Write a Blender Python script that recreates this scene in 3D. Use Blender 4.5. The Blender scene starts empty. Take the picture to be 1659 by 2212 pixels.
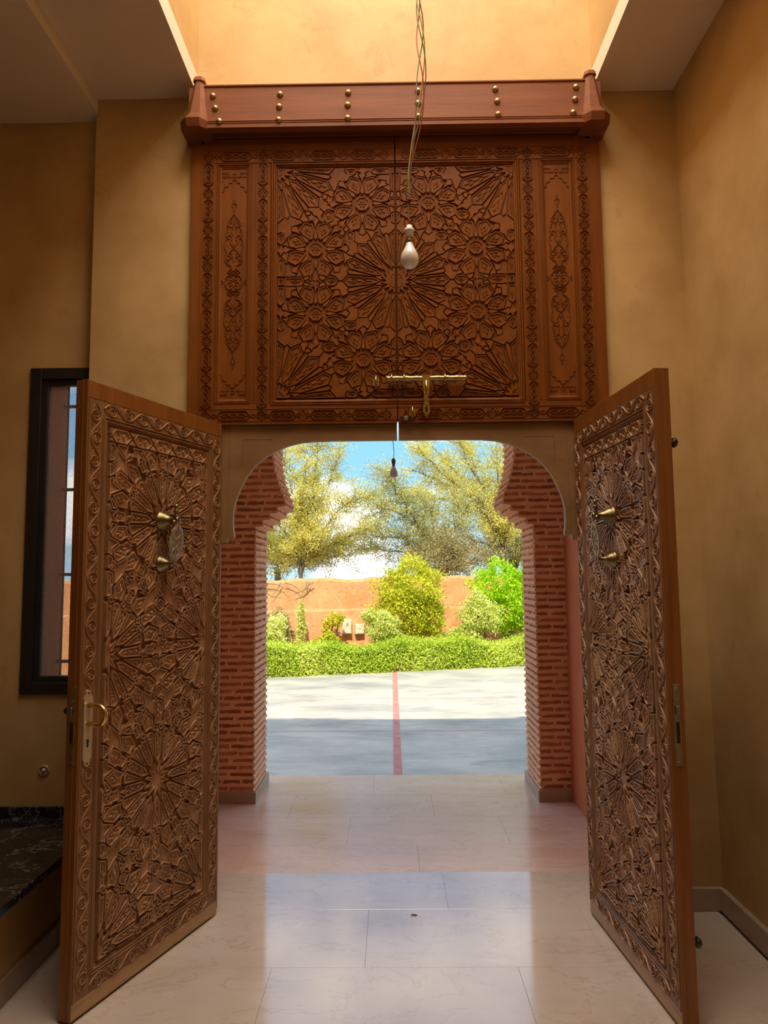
import bpy, math, random
from mathutils import Vector, Matrix
import numpy as np
random.seed(7)
S = bpy.context.scene
COL = S.collection
PI = math.pi
# ------------------------------------------------------------------ camera
IW, IH, FPX = 1659, 2212, 1533.0
def cam_basis(pitch=5.22, roll=0.55, yaw=0.58):
    p, r, w = map(math.radians, (pitch, roll, yaw))
    F = Vector((0, math.cos(p), math.sin(p))); U = Vector((0, -math.sin(p), math.cos(p))); R = Vector((1, 0, 0))
    Z = Matrix.Rotation(w, 3, 'Z'); R, F, U = Z @ R, Z @ F, Z @ U
    c, n = math.cos(r), math.sin(r)
    return c * R - n * U, c * U + n * R, F
CR, CU, CF = cam_basis()
CPOS = Vector((0, 0, 1.5))
cam = bpy.data.cameras.new('camera'); camo = bpy.data.objects.new('camera', cam); COL.objects.link(camo)
cam.sensor_fit = 'HORIZONTAL'; cam.sensor_width = 36.0; cam.lens = FPX * 36.0 / IW; cam.clip_end = 500; cam.clip_start = .02
camo.matrix_world = Matrix(((CR.x, CU.x, -CF.x, CPOS.x), (CR.y, CU.y, -CF.y, CPOS.y), (CR.z, CU.z, -CF.z, CPOS.z), (0, 0, 0, 1)))
S.camera = camo
def px(x, y, axis, val):                     # a photo pixel's ray met with the plane axis = val
    d = CF * FPX + CR * (x - IW / 2) - CU * (y - IH / 2)
    return CPOS + d * ((val - CPOS[axis]) / d[axis])
# ------------------------------------------------------------------ world, sun, daylight, exposure
w = bpy.data.worlds.new('sky'); S.world = w; w.use_nodes = True
nt = w.node_tree; nt.nodes.clear()
def N(nt, t, **kw):
    n = nt.nodes.new(t)
    for k, v in kw.items():
        if k in n.inputs.keys(): n.inputs[k].default_value = v
        else: setattr(n, k, v)
    return n
def ramp(nt, fac, stops):
    r = nt.nodes.new('ShaderNodeValToRGB'); e = r.color_ramp.elements
    while len(e) < len(stops): e.new(0.5)
    for el, (p, c) in zip(e, stops):
        el.position = p; el.color = (c[0], c[1], c[2], 1) if isinstance(c, (tuple, list)) else (c, c, c, 1)
    nt.links.new(fac, r.inputs[0]); return r.outputs[0]
L = nt.links.new
tc = N(nt, 'ShaderNodeTexCoord'); sep = N(nt, 'ShaderNodeSeparateXYZ'); L(tc.outputs['Generated'], sep.inputs[0])
grad = ramp(nt, sep.outputs[2], [(0.0, (.50, .76, .95)), (.12, (.28, .60, .93)), (.5, (.13, .38, .80)), (1, (.09, .28, .68))])
mp = N(nt, 'ShaderNodeMapping'); mp.inputs['Scale'].default_value = (1, 1, 1.9); mp.inputs['Location'].default_value = (.42, .0, .1)
L(tc.outputs['Generated'], mp.inputs[0])
nz = N(nt, 'ShaderNodeTexNoise', Scale=4.2, Detail=8.0, Roughness=.55); L(mp.outputs[0], nz.inputs['Vector'])
cl = ramp(nt, nz.outputs[0], [(.47, 0), (.60, 1)])
mx = N(nt, 'ShaderNodeMixRGB'); mx.inputs[2].default_value = (1.25, 1.25, 1.27, 1); L(cl, mx.inputs[0]); L(grad, mx.inputs[1])
bg = N(nt, 'ShaderNodeBackground', Strength=1.4); L(mx.outputs[0], bg.inputs[0])
wo = N(nt, 'ShaderNodeOutputWorld'); L(bg.outputs[0], wo.inputs[0])
def light(name, typ, loc, rot, energy, color, **kw):
    l = bpy.data.lights.new(name, typ); l.energy = energy; l.color = color
    for k, v in kw.items(): setattr(l, k, v)
    o = bpy.data.objects.new(name, l); COL.objects.link(o); o.location = loc; o.rotation_euler = rot; return o
SUN_EL = 50.0
light('sun_offscreen', 'SUN', (0, -5, 12), (math.radians(90 - SUN_EL), 0, math.radians(-4)), 6.4, (1, .91, .74), angle=math.radians(.6))
# daylight entering by the roof light at the top of the open shaft seen above the gate
light('roof_light_offscreen', 'AREA', (.035, 1.95, 5.85), (0, 0, 0), 140, (1, .94, .86), shape='RECTANGLE', size=1.85, size_y=2.65)
S.view_settings.view_transform = 'Standard'; S.view_settings.look = 'None'
S.view_settings.exposure = 0.0; S.view_settings.gamma = 1.0; S.view_settings.use_curve_mapping = False
# ------------------------------------------------------------------ materials
def rgb(r, g, b):                            # sRGB 0-255 to linear
    f = lambda c: c / 255 / 12.92 if c <= 10 else ((c / 255 + .055) / 1.055) ** 2.4
    return (f(r), f(g), f(b))
def mat(name, c1, c2=None, scale=6, detail=5, rough=.6, bump=0., bscale=None, stretch=(1, 1, 1), metal=0., vary=0., spec=.5, lo=.35, hi=.65, coord='Object', extra=None, rough2=None):
    m = bpy.data.materials.new(name); m.use_nodes = True; t = m.node_tree
    b = t.nodes['Principled BSDF']; b.inputs['Roughness'].default_value = rough; b.inputs['Metallic'].default_value = metal
    b.inputs['Specular IOR Level'].default_value = spec
    k = t.links.new
    tcn = N(t, 'ShaderNodeTexCoord'); mpn = N(t, 'ShaderNodeMapping'); mpn.inputs['Scale'].default_value = stretch
    if coord == 'World': g = N(t, 'ShaderNodeNewGeometry'); k(g.outputs['Position'], mpn.inputs[0])
    else: k(tcn.outputs[coord], mpn.inputs[0])
    nz = N(t, 'ShaderNodeTexNoise', Scale=scale, Detail=detail, Roughness=.6); k(mpn.outputs[0], nz.inputs['Vector'])
    col = ramp(t, nz.outputs[0], [(lo, c1), (hi, c2 or c1)])
    if extra:
        for (sc, st, thr, wid, c3, amt) in extra:      # extra layers of stain or vein
            mp2 = N(t, 'ShaderNodeMapping'); mp2.inputs['Scale'].default_value = st
            k((g.outputs['Position'] if coord == 'World' else tcn.outputs[coord]), mp2.inputs[0])
            n2 = N(t, 'ShaderNodeTexNoise', Scale=sc, Detail=7., Roughness=.62, Distortion=.6); k(mp2.outputs[0], n2.inputs['Vector'])
            if wid > 0:
                f = ramp(t, n2.outputs[0], [(max(thr - wid, 0), 0), (thr, amt), (min(thr + wid, 1), 0)])
            else:
                f = ramp(t, n2.outputs[0], [(thr, 0), (min(thr - wid, 1), amt)])
            x = N(t, 'ShaderNodeMixRGB'); x.inputs[2].default_value = (*c3, 1); k(f, x.inputs[0]); k(col, x.inputs[1]); col = x.outputs[0]
    if vary:
        oi = N(t, 'ShaderNodeObjectInfo'); mr = N(t, 'ShaderNodeMapRange'); mr.inputs['To Min'].default_value = 1 - vary; mr.inputs['To Max'].default_value = 1 + vary
        k(oi.outputs['Random'], mr.inputs[0]); hs = N(t, 'ShaderNodeHueSaturation'); k(mr.outputs[0], hs.inputs['Value']); k(col, hs.inputs['Color']); col = hs.outputs[0]
    k(col, b.inputs['Base Color'])
    if rough2 is not None:
        k(ramp(t, nz.outputs[0], [(.3, rough), (.7, rough2)]), b.inputs['Roughness'])
    if bump:
        n3 = N(t, 'ShaderNodeTexNoise', Scale=bscale or scale * 6, Detail=6., Roughness=.6); k(mpn.outputs[0], n3.inputs['Vector'])
        bn = N(t, 'ShaderNodeBump', Strength=min(1, bump), Distance=.004); k(n3.outputs[0], bn.inputs['Height']); k(bn.outputs[0], b.inputs['Normal'])
    return m
M = {}
M['plaster'] = mat('ochre_plaster', (.50, .32, .122), (.64, .43, .185), 2.6, 7, .55, .25, 14, coord='World', extra=[(7, (1, 1, 1), .60, -.18, (.36, .22, .085), .5)], spec=.3)
M['ceiling'] = mat('ceiling_paint', (.84, .72, .56), (.88, .76, .60), 3, 3, .7, .08, 30, coord='World', spec=.2)
M['gate_wood'] = mat('cedar_wood', (.155, .044, .0055), (.22, .068, .009), 5, 6, .45, .18, 22, (3, 3, .35), vary=.05, spec=.15)
M['gate_wood_h'] = mat('cedar_wood_across', (.160, .046, .0078), (.23, .074, .0132), 5, 6, .45, .18, 22, (.35, 3, 3), spec=.15)
M['carve'] = mat('carved_cedar', (.155, .044, .0055), (.22, .068, .009), 9, 5, .40, .10, 60, (2, 2, 2), vary=.10, spec=.18)
M['beam_wood'] = mat('lintel_wood', (.18, .055, .014), (.245, .080, .022), 4, 6, .5, .15, 30, (.4, 3, 4), vary=.04, spec=.25)
M['wick_wood'] = mat('weathered_cedar', (.20, .090, .032), (.285, .135, .051), 7, 6, .42, .2, 30, (3, 3, .5), vary=.05, spec=.35)
M['wick_rail'] = mat('weathered_rail', (.36, .19, .072), (.48, .28, .115), 6, 6, .45, .2, 30, (.5, 3, 3), extra=[(9, (.6, 1, 3), .58, -.12, (.20, .13, .07), .5)])
M['wick_carve'] = mat('weathered_carving', (.28, .135, .056), (.40, .21, .096), 12, 5, .38, .12, 70, (2, 2, 2), vary=.12, spec=.35)
M['wick_edge'] = mat('orange_cedar_edge', (.20, .064, .009), (.27, .094, .015), 5, 6, .42, .15, 25, (4, 4, .4))
M['arch_wood'] = mat('plain_arch_wood', (.215, .112, .038), (.30, .165, .062), 5, 6, .5, .2, 24, (.8, 2, 1.6), extra=[(6, (.5, 1, 3), .52, .02, (.22, .11, .05), .5)])
M['brass'] = mat('brass', (.62, .42, .12), (.80, .58, .22), 30, 3, .25, .3, 120, metal=1.)
M['old_brass'] = mat('tarnished_brass', (.30, .23, .11), (.48, .37, .18), 30, 3, .38, .3, 120, metal=1.)
M['knocker_brass'] = mat('dull_knocker_brass', (.20, .15, .065), (.32, .24, .11), 30, 3, .36, .3, 120, metal=1.)
M['bronze'] = mat('grey_bronze', (.30, .27, .18), (.42, .37, .25), 40, 4, .45, .6, 160, metal=.8)
M['plate_brass'] = mat('satin_brass_plate', (.62, .52, .31), (.70, .60, .38), 20, 3, .32, .05, 90, metal=.55)
M['dark_metal'] = mat('dark_steel', (.06, .05, .045), (.10, .085, .07), 20, 3, .4, .1, 80, metal=1.)
M['steel_plate'] = mat('grey_lock_steel', (.26, .23, .18), (.36, .32, .25), 30, 3, .4, .2, 100, metal=1.)
M['black_frame'] = mat('black_aluminium', (.012, .011, .010), (.02, .018, .016), 8, 3, .45, .05)
M['marble'] = mat('beige_marble', (.56, .455, .35), (.66, .56, .455), 1.6, 8, .07, .0, coord='World', stretch=(1, 1.6, 1), vary=.02, extra=[(2.3, (1, 2, 1), .5, .012, (.36, .26, .19), .35), (6, (1, 1.5, 1), .62, -.1, (.70, .62, .53), .6)], spec=1.0, rough2=.12)
M['marble'].node_tree.nodes['Principled BSDF'].inputs['IOR'].default_value = 1.62
M['porch_marble'] = mat('pink_marble', (.70, .46, .32), (.80, .56, .41), 1.8, 8, .16, .0, coord='World', stretch=(.8, 2.2, 1), vary=.03, extra=[(2.6, (.7, 2.6, 1), .52, .014, (.38, .24, .17), .4)], rough2=.3)
M['grout'] = mat('floor_grout', (.46, .37, .29), (.52, .43, .34), 20, 3, .7)
M['plinth'] = mat('plinth_marble', (.36, .25, .165), (.46, .34, .24), 5, 6, .3, coord='World')
M['black_marble'] = mat('black_marble', (.010, .010, .010), (.018, .017, .016), 4, 6, .16, coord='World', extra=[(2.4, (1, 1, 1), .5, .008, (.42, .40, .37), .55), (5, (1, 2, 1), .5, .005, (.36, .34, .31), .45)])
M['mortar'] = mat('salmon_mortar', (.84, .46, .24), (.92, .57, .34), 9, 6, .9, .6, 60, coord='World', spec=.1)
M['brick'] = mat('dark_red_brick', (.37, .13, .064), (.54, .21, .108), 14, 6, .9, .8, 90, coord='World', vary=.28, spec=.1, extra=[(24, (1, 1, 1), .60, -.1, (.45, .2, .12), .6)])
M['red_plaster'] = mat('red_plaster', (.60, .19, .075), (.68, .235, .10), 3, 5, .8, .15, 40, coord='World', spec=.2)
M['pink_plaster'] = mat('pink_plaster', (.72, .42, .33), (.80, .50, .40), 4, 6, .8, .3, 50, coord='World', spec=.2)
M['adobe'] = mat('adobe', (.60, .28, .115), (.72, .37, .165), 3.2, 8, .95, .9, 12, coord='World', spec=.05, extra=[(9, (1, 1, 1.4), .56, -.12, (.42, .16, .07), .75), (1.6, (1, 1, 1), .50, .010, (.80, .50, .27), .5)])
M['concrete'] = mat('grey_concrete', (.31, .305, .28), (.60, .555, .45), 1.3, 10, .45, .1, 60, coord='World', stretch=(.8, 1.6, 1), lo=.32, hi=.62, spec=.4, extra=[(1.6, (.8, 2.6, 1), .57, -.10, (.24, .26, .27), .6), (5, (.5, 3, 1), .60, -.06, (.74, .71, .63), .5)])
M['red_joint'] = mat('red_concrete_strip', (.52, .17, .13), (.62, .27, .21), 5, 6, .7, .1, 60, coord='World', stretch=(1, 1, 1))
M['soil'] = mat('dry_soil', (.30, .19, .11), (.42, .28, .17), 3, 6, .95, .5, 20, coord='World')
M['white_socket'] = mat('white_plastic', (.78, .76, .70), (.82, .80, .74), 10, 2, .35)
M['box'] = mat('cream_enamel', (.66, .60, .42), (.74, .68, .50), 8, 4, .5)
M['roof'] = mat('roof_render', (.4, .2, .12), (.45, .23, .14), 4, 4, .9, coord='World')
M['wire_red'] = mat('red_wire', (.50, .05, .035), rough=.4)
M['wire_green'] = mat('green_wire', (.12, .22, .10), rough=.4)
M['wire_yellow'] = mat('yellow_wire', (.52, .38, .08), rough=.4)
M['wire_grey'] = mat('grey_wire', (.16, .16, .18), rough=.4)
M['bark'] = mat('grey_bark', (.13, .105, .075), (.22, .18, .12), 8, 5, .9, .4, 30, coord='World')
def leafmat(name, c1, c2, c3, trans=.35):
    m = bpy.data.materials.new(name); m.use_nodes = True; t = m.node_tree; k = t.links.new
    b = t.nodes['Principled BSDF']; b.inputs['Roughness'].default_value = .5; b.inputs['Specular IOR Level'].default_value = .25
    g = N(t, 'ShaderNodeNewGeometry'); n = N(t, 'ShaderNodeTexNoise', Scale=1.1, Detail=3.); k(g.outputs['Position'], n.inputs['Vector'])
    ad = N(t, 'ShaderNodeMath', operation='MULTIPLY_ADD'); ad.inputs[1].default_value = .45; k(g.outputs['Random Per Island'], ad.inputs[0])
    sb = N(t, 'ShaderNodeMath', operation='SUBTRACT'); sb.inputs[1].default_value = .22; k(n.outputs[0], sb.inputs[0]); k(sb.outputs[0], ad.inputs[2])
    c = ramp(t, ad.outputs[0], [(.2, c1), (.5, c2), (.8, c3)])
    k(c, b.inputs['Base Color'])
    tr = N(t, 'ShaderNodeBsdfTranslucent'); k(c, tr.inputs[0]); mxs = N(t, 'ShaderNodeMixShader'); mxs.inputs[0].default_value = trans
    k(b.outputs[0], mxs.inputs[1]); k(tr.outputs[0], mxs.inputs[2]); k(mxs.outputs[0], t.nodes['Material Output'].inputs[0]); return m
M['leaf_hedge'] = leafmat('hedge_leaf', (.28, .42, .02), (.56, .70, .05), (.78, .84, .20))
M['leaf_lime'] = leafmat('lime_leaf', (.26, .52, .008), (.46, .76, .012), (.68, .86, .04))
M['leaf_yellow'] = leafmat('yellow_green_leaf', (.38, .44, .02), (.64, .66, .03), (.80, .74, .08))
M['leaf_pale'] = leafmat('pale_leaf', (.48, .56, .09), (.72, .78, .19), (.90, .90, .38))
M['leaf_dry'] = leafmat('dry_leaf', (.30, .22, .08), (.45, .38, .12), (.52, .46, .2))
M['leaf_gold'] = leafmat('golden_tree_leaf', (.48, .48, .08), (.76, .70, .15), (.90, .82, .28), .45)
M['leaf_olive'] = leafmat('olive_tree_leaf', (.34, .38, .12), (.58, .57, .19), (.78, .72, .28), .45)
M['core'] = mat('hedge_twigs', (.14, .11, .065), (.22, .18, .10), 12, 4, .9, coord='World')
def glassmat(name, tint, dust):
    m = bpy.data.materials.new(name); m.use_nodes = True; t = m.node_tree; k = t.links.new; t.nodes.remove(t.nodes['Principled BSDF'])
    tr = N(t, 'ShaderNodeBsdfTransparent'); tr.inputs[0].default_value = (*tint, 1); gl = N(t, 'ShaderNodeBsdfGlossy', Roughness=.03); df = N(t, 'ShaderNodeBsdfDiffuse'); df.inputs[0].default_value = (.6, .55, .5, 1)
    g = N(t, 'ShaderNodeNewGeometry'); n = N(t, 'ShaderNodeTexNoise', Scale=220., Detail=6.); k(g.outputs['Position'], n.inputs['Vector'])
    f = ramp(t, n.outputs[0], [(.45, dust * .55), (.7, dust)])
    a = N(t, 'ShaderNodeMixShader'); k(f, a.inputs[0]); k(tr.outputs[0], a.inputs[1]); k(df.outputs[0], a.inputs[2])
    fr = N(t, 'ShaderNodeFresnel', IOR=1.45); c = N(t, 'ShaderNodeMixShader'); k(fr.outputs[0], c.inputs[0]); k(a.outputs[0], c.inputs[1]); k(gl.outputs[0], c.inputs[2])
    k(c.outputs[0], t.nodes['Material Output'].inputs[0]); return m
M['glass'] = glassmat('dusty_glass', (.92, .9, .88), .42)
def bulbmat():
    m = bpy.data.materials.new('frosted_bulb_glass'); m.use_nodes = True; t = m.node_tree
    b = t.nodes['Principled BSDF']; b.inputs['Base Color'].default_value = (.92, .89, .82, 1); b.inputs['Roughness'].default_value = .18
    b.inputs['Transmission Weight'].default_value = .08; b.inputs['Subsurface Weight'].default_value = .3; b.inputs['Subsurface Radius'].default_value = (.02, .02, .02); return m
M['bulb'] = bulbmat()
# ------------------------------------------------------------------ mesh helpers
class MB:
    def __init__(s): s.v = []; s.f = []
    def add(s, vs, fs):
        o = len(s.v); s.v += [tuple(p) for p in vs]; s.f += [tuple(i + o for i in f) for f in fs]; return s
    def box(s, x0, x1, y0, y1, z0, z1):
        return s.add([(x0, y0, z0), (x1, y0, z0), (x1, y1, z0), (x0, y1, z0), (x0, y0, z1), (x1, y0, z1), (x1, y1, z1), (x0, y1, z1)],
                     [(0, 3, 2, 1), (4, 5, 6, 7), (0, 1, 5, 4), (1, 2, 6, 5), (2, 3, 7, 6), (3, 0, 4, 7)])
    def bbox(s, x0, x1, y0, y1, z0, z1, b=.004):          # box with chamfered edges
        xs, ys, zs = (x0, x1), (y0, y1), (z0, z1); vs = []; idx = {}
        for i in (0, 1):
            for j in (0, 1):
                for k in (0, 1):
                    sx, sy, sz = (1, -1)[i], (1, -1)[j], (1, -1)[k]
                    for a in range(3):
                        d = [b, b, b]; d[a] = 0
                        idx[(i, j, k, a)] = len(vs); vs.append((xs[i] + sx * d[0], ys[j] + sy * d[1], zs[k] + sz * d[2]))
        F = []
        for a in range(3):
            u, w_ = [q for q in range(3) if q != a]
            for e in (0, 1):
                q = []
                for (p, r) in ((0, 0), (1, 0), (1, 1), (0, 1)):
                    t = [0, 0, 0]; t[a] = e; t[u] = p; t[w_] = r; q.append(idx[(*t, a)])
                F.append(q if (e == 1) == (a != 1) else q[::-1])
        for a in range(3):
            u, w_ = [q for q in range(3) if q != a]
            for p in (0, 1):
                for r in (0, 1):
                    t0 = [0, 0, 0]; t0[u] = p; t0[w_] = r; t1 = t0[:]; t1[a] = 1
                    q = [idx[(*t0, u)], idx[(*t1, u)], idx[(*t1, w_)], idx[(*t0, w_)]]
                    F.append(q if ((p + r) % 2 == 0) == (a != 1) else q[::-1])
        for i in (0, 1):
            for j in (0, 1):
                for k in (0, 1):
                    q = [idx[(i, j, k, a)] for a in range(3)]
                    F.append(q if (i + j + k) % 2 == 1 else q[::-1])
        return s.add(vs, F)
    def prism(s, pts, a0, a1, axis='y'):                  # a 2-D outline (x,z) / (x,y) / (y,z) pushed along the axis
        n = len(pts)
        def P(p, t): return {'y': (p[0], t, p[1]), 'z': (p[0], p[1], t), 'x': (t, p[0], p[1])}[axis]
        vs = [P(p, a0) for p in pts] + [P(p, a1) for p in pts]
        return s.add(vs, [tuple(range(n)), tuple(range(2 * n - 1, n - 1, -1))] + [(i + n, (i + 1) % n + n, (i + 1) % n, i) for i in range(n)])
    def tube(s, pts, r, n=8, cap=True):
        pts = [Vector(p) for p in pts]; rs = r if isinstance(r, (list, tuple)) else [r] * len(pts); up = None; rings = []
        for i, p in enumerate(pts):
            t = (pts[min(i + 1, len(pts) - 1)] - pts[max(i - 1, 0)]).normalized()
            if up is None: up = t.orthogonal().normalized()
            up = (up - t * up.dot(t)); up = up.normalized() if up.length > 1e-6 else t.orthogonal().normalized()
            sd = t.cross(up); rings.append([p + (up * math.cos(a) + sd * math.sin(a)) * rs[i] for a in [2 * PI * k / n for k in range(n)]])
        fs = []
        for i in range(len(pts) - 1):
            for k in range(n): fs.append((i * n + k, i * n + (k + 1) % n, (i + 1) * n + (k + 1) % n, (i + 1) * n + k))
        if cap: fs += [tuple(range(n - 1, -1, -1)), tuple(range((len(pts) - 1) * n, len(pts) * n))]
        return s.add([q for r_ in rings for q in r_], fs)
    def lathe(s, prof, c=(0, 0, 0), ax=(0, 0, 1), n=16):  # profile (r, h) spun about an axis
        ax = Vector(ax).normalized(); u = ax.orthogonal().normalized(); v = ax.cross(u); c = Vector(c)
        vs = [c + ax * h + (u * math.cos(2 * PI * k / n) + v * math.sin(2 * PI * k / n)) * max(r, 1e-5) for (r, h) in prof for k in range(n)]
        fs = [(i * n + k, i * n + (k + 1) % n, (i + 1) * n + (k + 1) % n, (i + 1) * n + k) for i in range(len(prof) - 1) for k in range(n)]
        fs += [tuple(range(n - 1, -1, -1)), tuple(range((len(prof) - 1) * n, len(prof) * n))]
        return s.add(vs, fs)
    def mesh(s, name, m, smooth=False):
        me = bpy.data.meshes.new(name); me.from_pydata(s.v, [], s.f); me.materials.append(M[m] if isinstance(m, str) else m)
        if smooth: me.polygons.foreach_set('use_smooth', [True] * len(me.polygons))
        me.update(); return me
    def build(s, name, m, parent=None, smooth=False): return obj(name, s.mesh(name, m, smooth), parent)
def obj(name, me, parent=None):
    o = bpy.data.objects.new(name, me); COL.objects.link(o)
    if parent is not None: o.parent = parent
    return o
def tag(o, label, cat, group=None, kind=None):
    o['label'] = label; o['category'] = cat
    if group: o['group'] = group
    if kind: o['kind'] = kind
    return o
def empty(name, loc=(0, 0, 0), rz=0):
    o = bpy.data.objects.new(name, None); COL.objects.link(o); o.location = loc; o.rotation_euler = (0, 0, rz); o.empty_display_size = .05; return o
def box_obj(name, m, dims, parent=None, b=0):
    mb = MB(); (mb.bbox(*dims, b) if b else mb.box(*dims)); return mb.build(name, m, parent)
# relief tools: drawn in (u, v) with height h over a board; sgn = -1 shows towards -y, +1 towards +y
def lift(mb_vs, fs, sgn):
    vs = [(u, sgn * h, v) for (u, v, h) in mb_vs]
    return vs, (fs if sgn < 0 else [f[::-1] for f in fs])
def inset(poly, d):
    n = len(poly); out = []
    for i in range(n):
        p0, p1, p2 = poly[i - 1], poly[i], poly[(i + 1) % n]
        e1 = (p1[0] - p0[0], p1[1] - p0[1]); e2 = (p2[0] - p1[0], p2[1] - p1[1])
        l1 = math.hypot(*e1) or 1e-9; l2 = math.hypot(*e2) or 1e-9
        n1 = (-e1[1] / l1, e1[0] / l1); n2 = (-e2[1] / l2, e2[0] / l2)
        b = (n1[0] + n2[0], n1[1] + n2[1]); q = 1 + n1[0] * n2[0] + n1[1] * n2[1]; q = max(q, .28)
        out.append((p1[0] + b[0] * d / q, p1[1] + b[1] * d / q))
    return out
def area(p): return .5 * sum(p[i - 1][0] * p[i][1] - p[i][0] * p[i - 1][1] for i in range(len(p)))
def clip(poly, x0, x1, y0, y1):
    for (a, s, v) in ((0, 1, x0), (0, -1, x1), (1, 1, y0), (1, -1, y1)):
        out = []
        for i in range(len(poly)):
            p, q = poly[i - 1], poly[i]; ip, iq = s * (p[a] - v) >= 0, s * (q[a] - v) >= 0
            if ip != iq:
                t = (v - p[a]) / (q[a] - p[a]); out.append((p[0] + t * (q[0] - p[0]), p[1] + t * (q[1] - p[1])))
            if iq: out.append(q)
        poly = out
        if len(poly) < 3: return []
    r = []
    for p in poly:
        if not r or math.hypot(p[0] - r[-1][0], p[1] - r[-1][1]) > 1e-4: r.append(p)
    if len(r) > 2 and math.hypot(r[0][0] - r[-1][0], r[0][1] - r[-1][1]) < 1e-4: r.pop()
    return r
def lens(vs, fs, cx, cy, L_, W_, ang, h0, h1, n=8, curl=0.):
    o = len(vs); ca, sa = math.cos(ang), math.sin(ang)
    for k in range(n):
        a = 2 * PI * k / n; u = L_ * math.cos(a); v = W_ * math.sin(a) * (1 - .25 * abs(math.cos(a))) + curl * u * u
        vs.append((cx + u * ca - v * sa, cy + u * sa + v * ca, h0))
    for k in range(n):
        a = 2 * PI * k / n; u = .45 * L_ * math.cos(a); v = .4 * W_ * math.sin(a) + curl * u * u
        vs.append((cx + u * ca - v * sa, cy + u * sa + v * ca, h1))
    for k in range(n): fs.append((o + k, o + (k + 1) % n, o + n + (k + 1) % n, o + n + k))
    fs.append(tuple(o + n + k for k in range(n)))
def piece(poly, gap, h, rim, rec, ang=0., motif='leaf'):
    """one carved piece: bevelled block with a raised rim, sunk field and leaf relief"""
    if area(poly) < 0: poly = poly[::-1]
    a = abs(area(poly)); p0 = inset(poly, gap)
    if area(p0) < a * .15: return None
    n = len(poly); vs = []; fs = []
    layers = [(p0, 0.), (inset(p0, .0012), h)]
    per = sum(math.hypot(p0[i][0] - p0[i - 1][0], p0[i][1] - p0[i - 1][1]) for i in range(n)); wid = 2 * abs(area(p0)) / per
    rim = min(rim, wid * .38); deep = motif != 'flat' and wid > .006
    if deep: layers += [(inset(p0, .0012 + rim), h), (inset(p0, .0012 + rim + min(.002, wid * .15)), h - rec)]
    for (p, z) in layers: vs += [(x, y, z) for (x, y) in p]
    for l in range(len(layers) - 1):
        for i in range(n): fs.append((l * n + i, l * n + (i + 1) % n, (l + 1) * n + (i + 1) % n, (l + 1) * n + i))
    fs.append(tuple((len(layers) - 1) * n + i for i in range(n)))
    if deep and motif != 'plain':
        q = layers[-1][0]; cx = sum(p[0] for p in q) / n; cy = sum(p[1] for p in q) / n
        ca, sa = math.cos(ang), math.sin(ang)
        us = [(p[0] - cx) * ca + (p[1] - cy) * sa for p in q]; ws = [-(p[0] - cx) * sa + (p[1] - cy) * ca for p in q]
        u0, u1 = min(us), max(us); Lh = (u1 - u0) / 2; Wh = (max(ws) - min(ws)) / 2; um = (u0 + u1) / 2
        z0, z1 = h - rec, h - .0003
        def put(u, v, l, w_, a_=0, c=0): lens(vs, fs, cx + (um + u) * ca - v * sa, cy + (um + u) * sa + v * ca, l, w_, ang + a_, z0, z1, 8, c)
        if motif == 'spoke':                     # twisted stem with leaves
            for k in range(3): put((k - 1) * Lh * .55 + Lh * .1, 0, Lh * .24, Wh * .30)
            for k in (-1, 1):
                put(-Lh * .18, k * Wh * .38, Lh * .2, Wh * .12, k * .25); put(Lh * .42, k * Wh * .42, Lh * .2, Wh * .13, k * .25)
        elif motif == 'leaf':
            put(Lh * .25, 0, Lh * .36, Wh * .22)
            for k in (-1, 1): put(-Lh * .1, k * Wh * .36, Lh * .34, Wh * .14, k * .35); 
            put(-Lh * .5, 0, Lh * .2, Wh * .2)
        elif motif == 'flower':
            for k in range(6): a_ = k * PI / 3; put(math.cos(a_) * Lh * .5, math.sin(a_) * Wh * .5, Lh * .28, Wh * .16, a_)
            put(0, 0, Lh * .16, Wh * .16)
        elif motif == 'quatre':
            for k in range(4): a_ = PI / 4 + k * PI / 2; put(math.cos(a_) * Lh * .38, math.sin(a_) * Wh * .38, Lh * .26, Wh * .2, a_)
        elif motif == 'hatch':
            for k in range(4): put(Lh * (-.5 + k * .32), 0, Lh * .06, Wh * (.18 + .14 * k))
    return vs, fs
def ribbon(vs, fs, pts, w_, h, closed=False, base=0.):
    n = len(pts); o = len(vs)
    for i in range(n):
        p0 = pts[i - 1] if (i > 0 or closed) else pts[i]; p2 = pts[(i + 1) % n] if (i < n - 1 or closed) else pts[i]
        t = (p2[0] - p0[0], p2[1] - p0[1]); l = math.hypot(*t) or 1e-9; nx, ny = -t[1] / l, t[0] / l
        for (d, z) in ((-w_ / 2, base), (-w_ * .18, base + h), (w_ * .18, base + h), (w_ / 2, base)):
            vs.append((pts[i][0] + nx * d, pts[i][1] + ny * d, z))
    for i in range(n if closed else n - 1):
        a, b = o + 4 * i, o + 4 * ((i + 1) % n)
        for k in range(3): fs.append((a + k, b + k, b + k + 1, a + k + 1)[::-1])
def relief_mesh(name, vs, fs, m, sgn):
    v2, f2 = lift(vs, fs, sgn); mb = MB(); mb.add(v2, f2); return mb.mesh(name, m)
def arc(cx, cy, r, a0, a1, n): return [(cx + r * math.cos(a0 + (a1 - a0) * i / n), cy + r * math.sin(a0 + (a1 - a0) * i / n)) for i in range(n + 1)]
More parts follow.
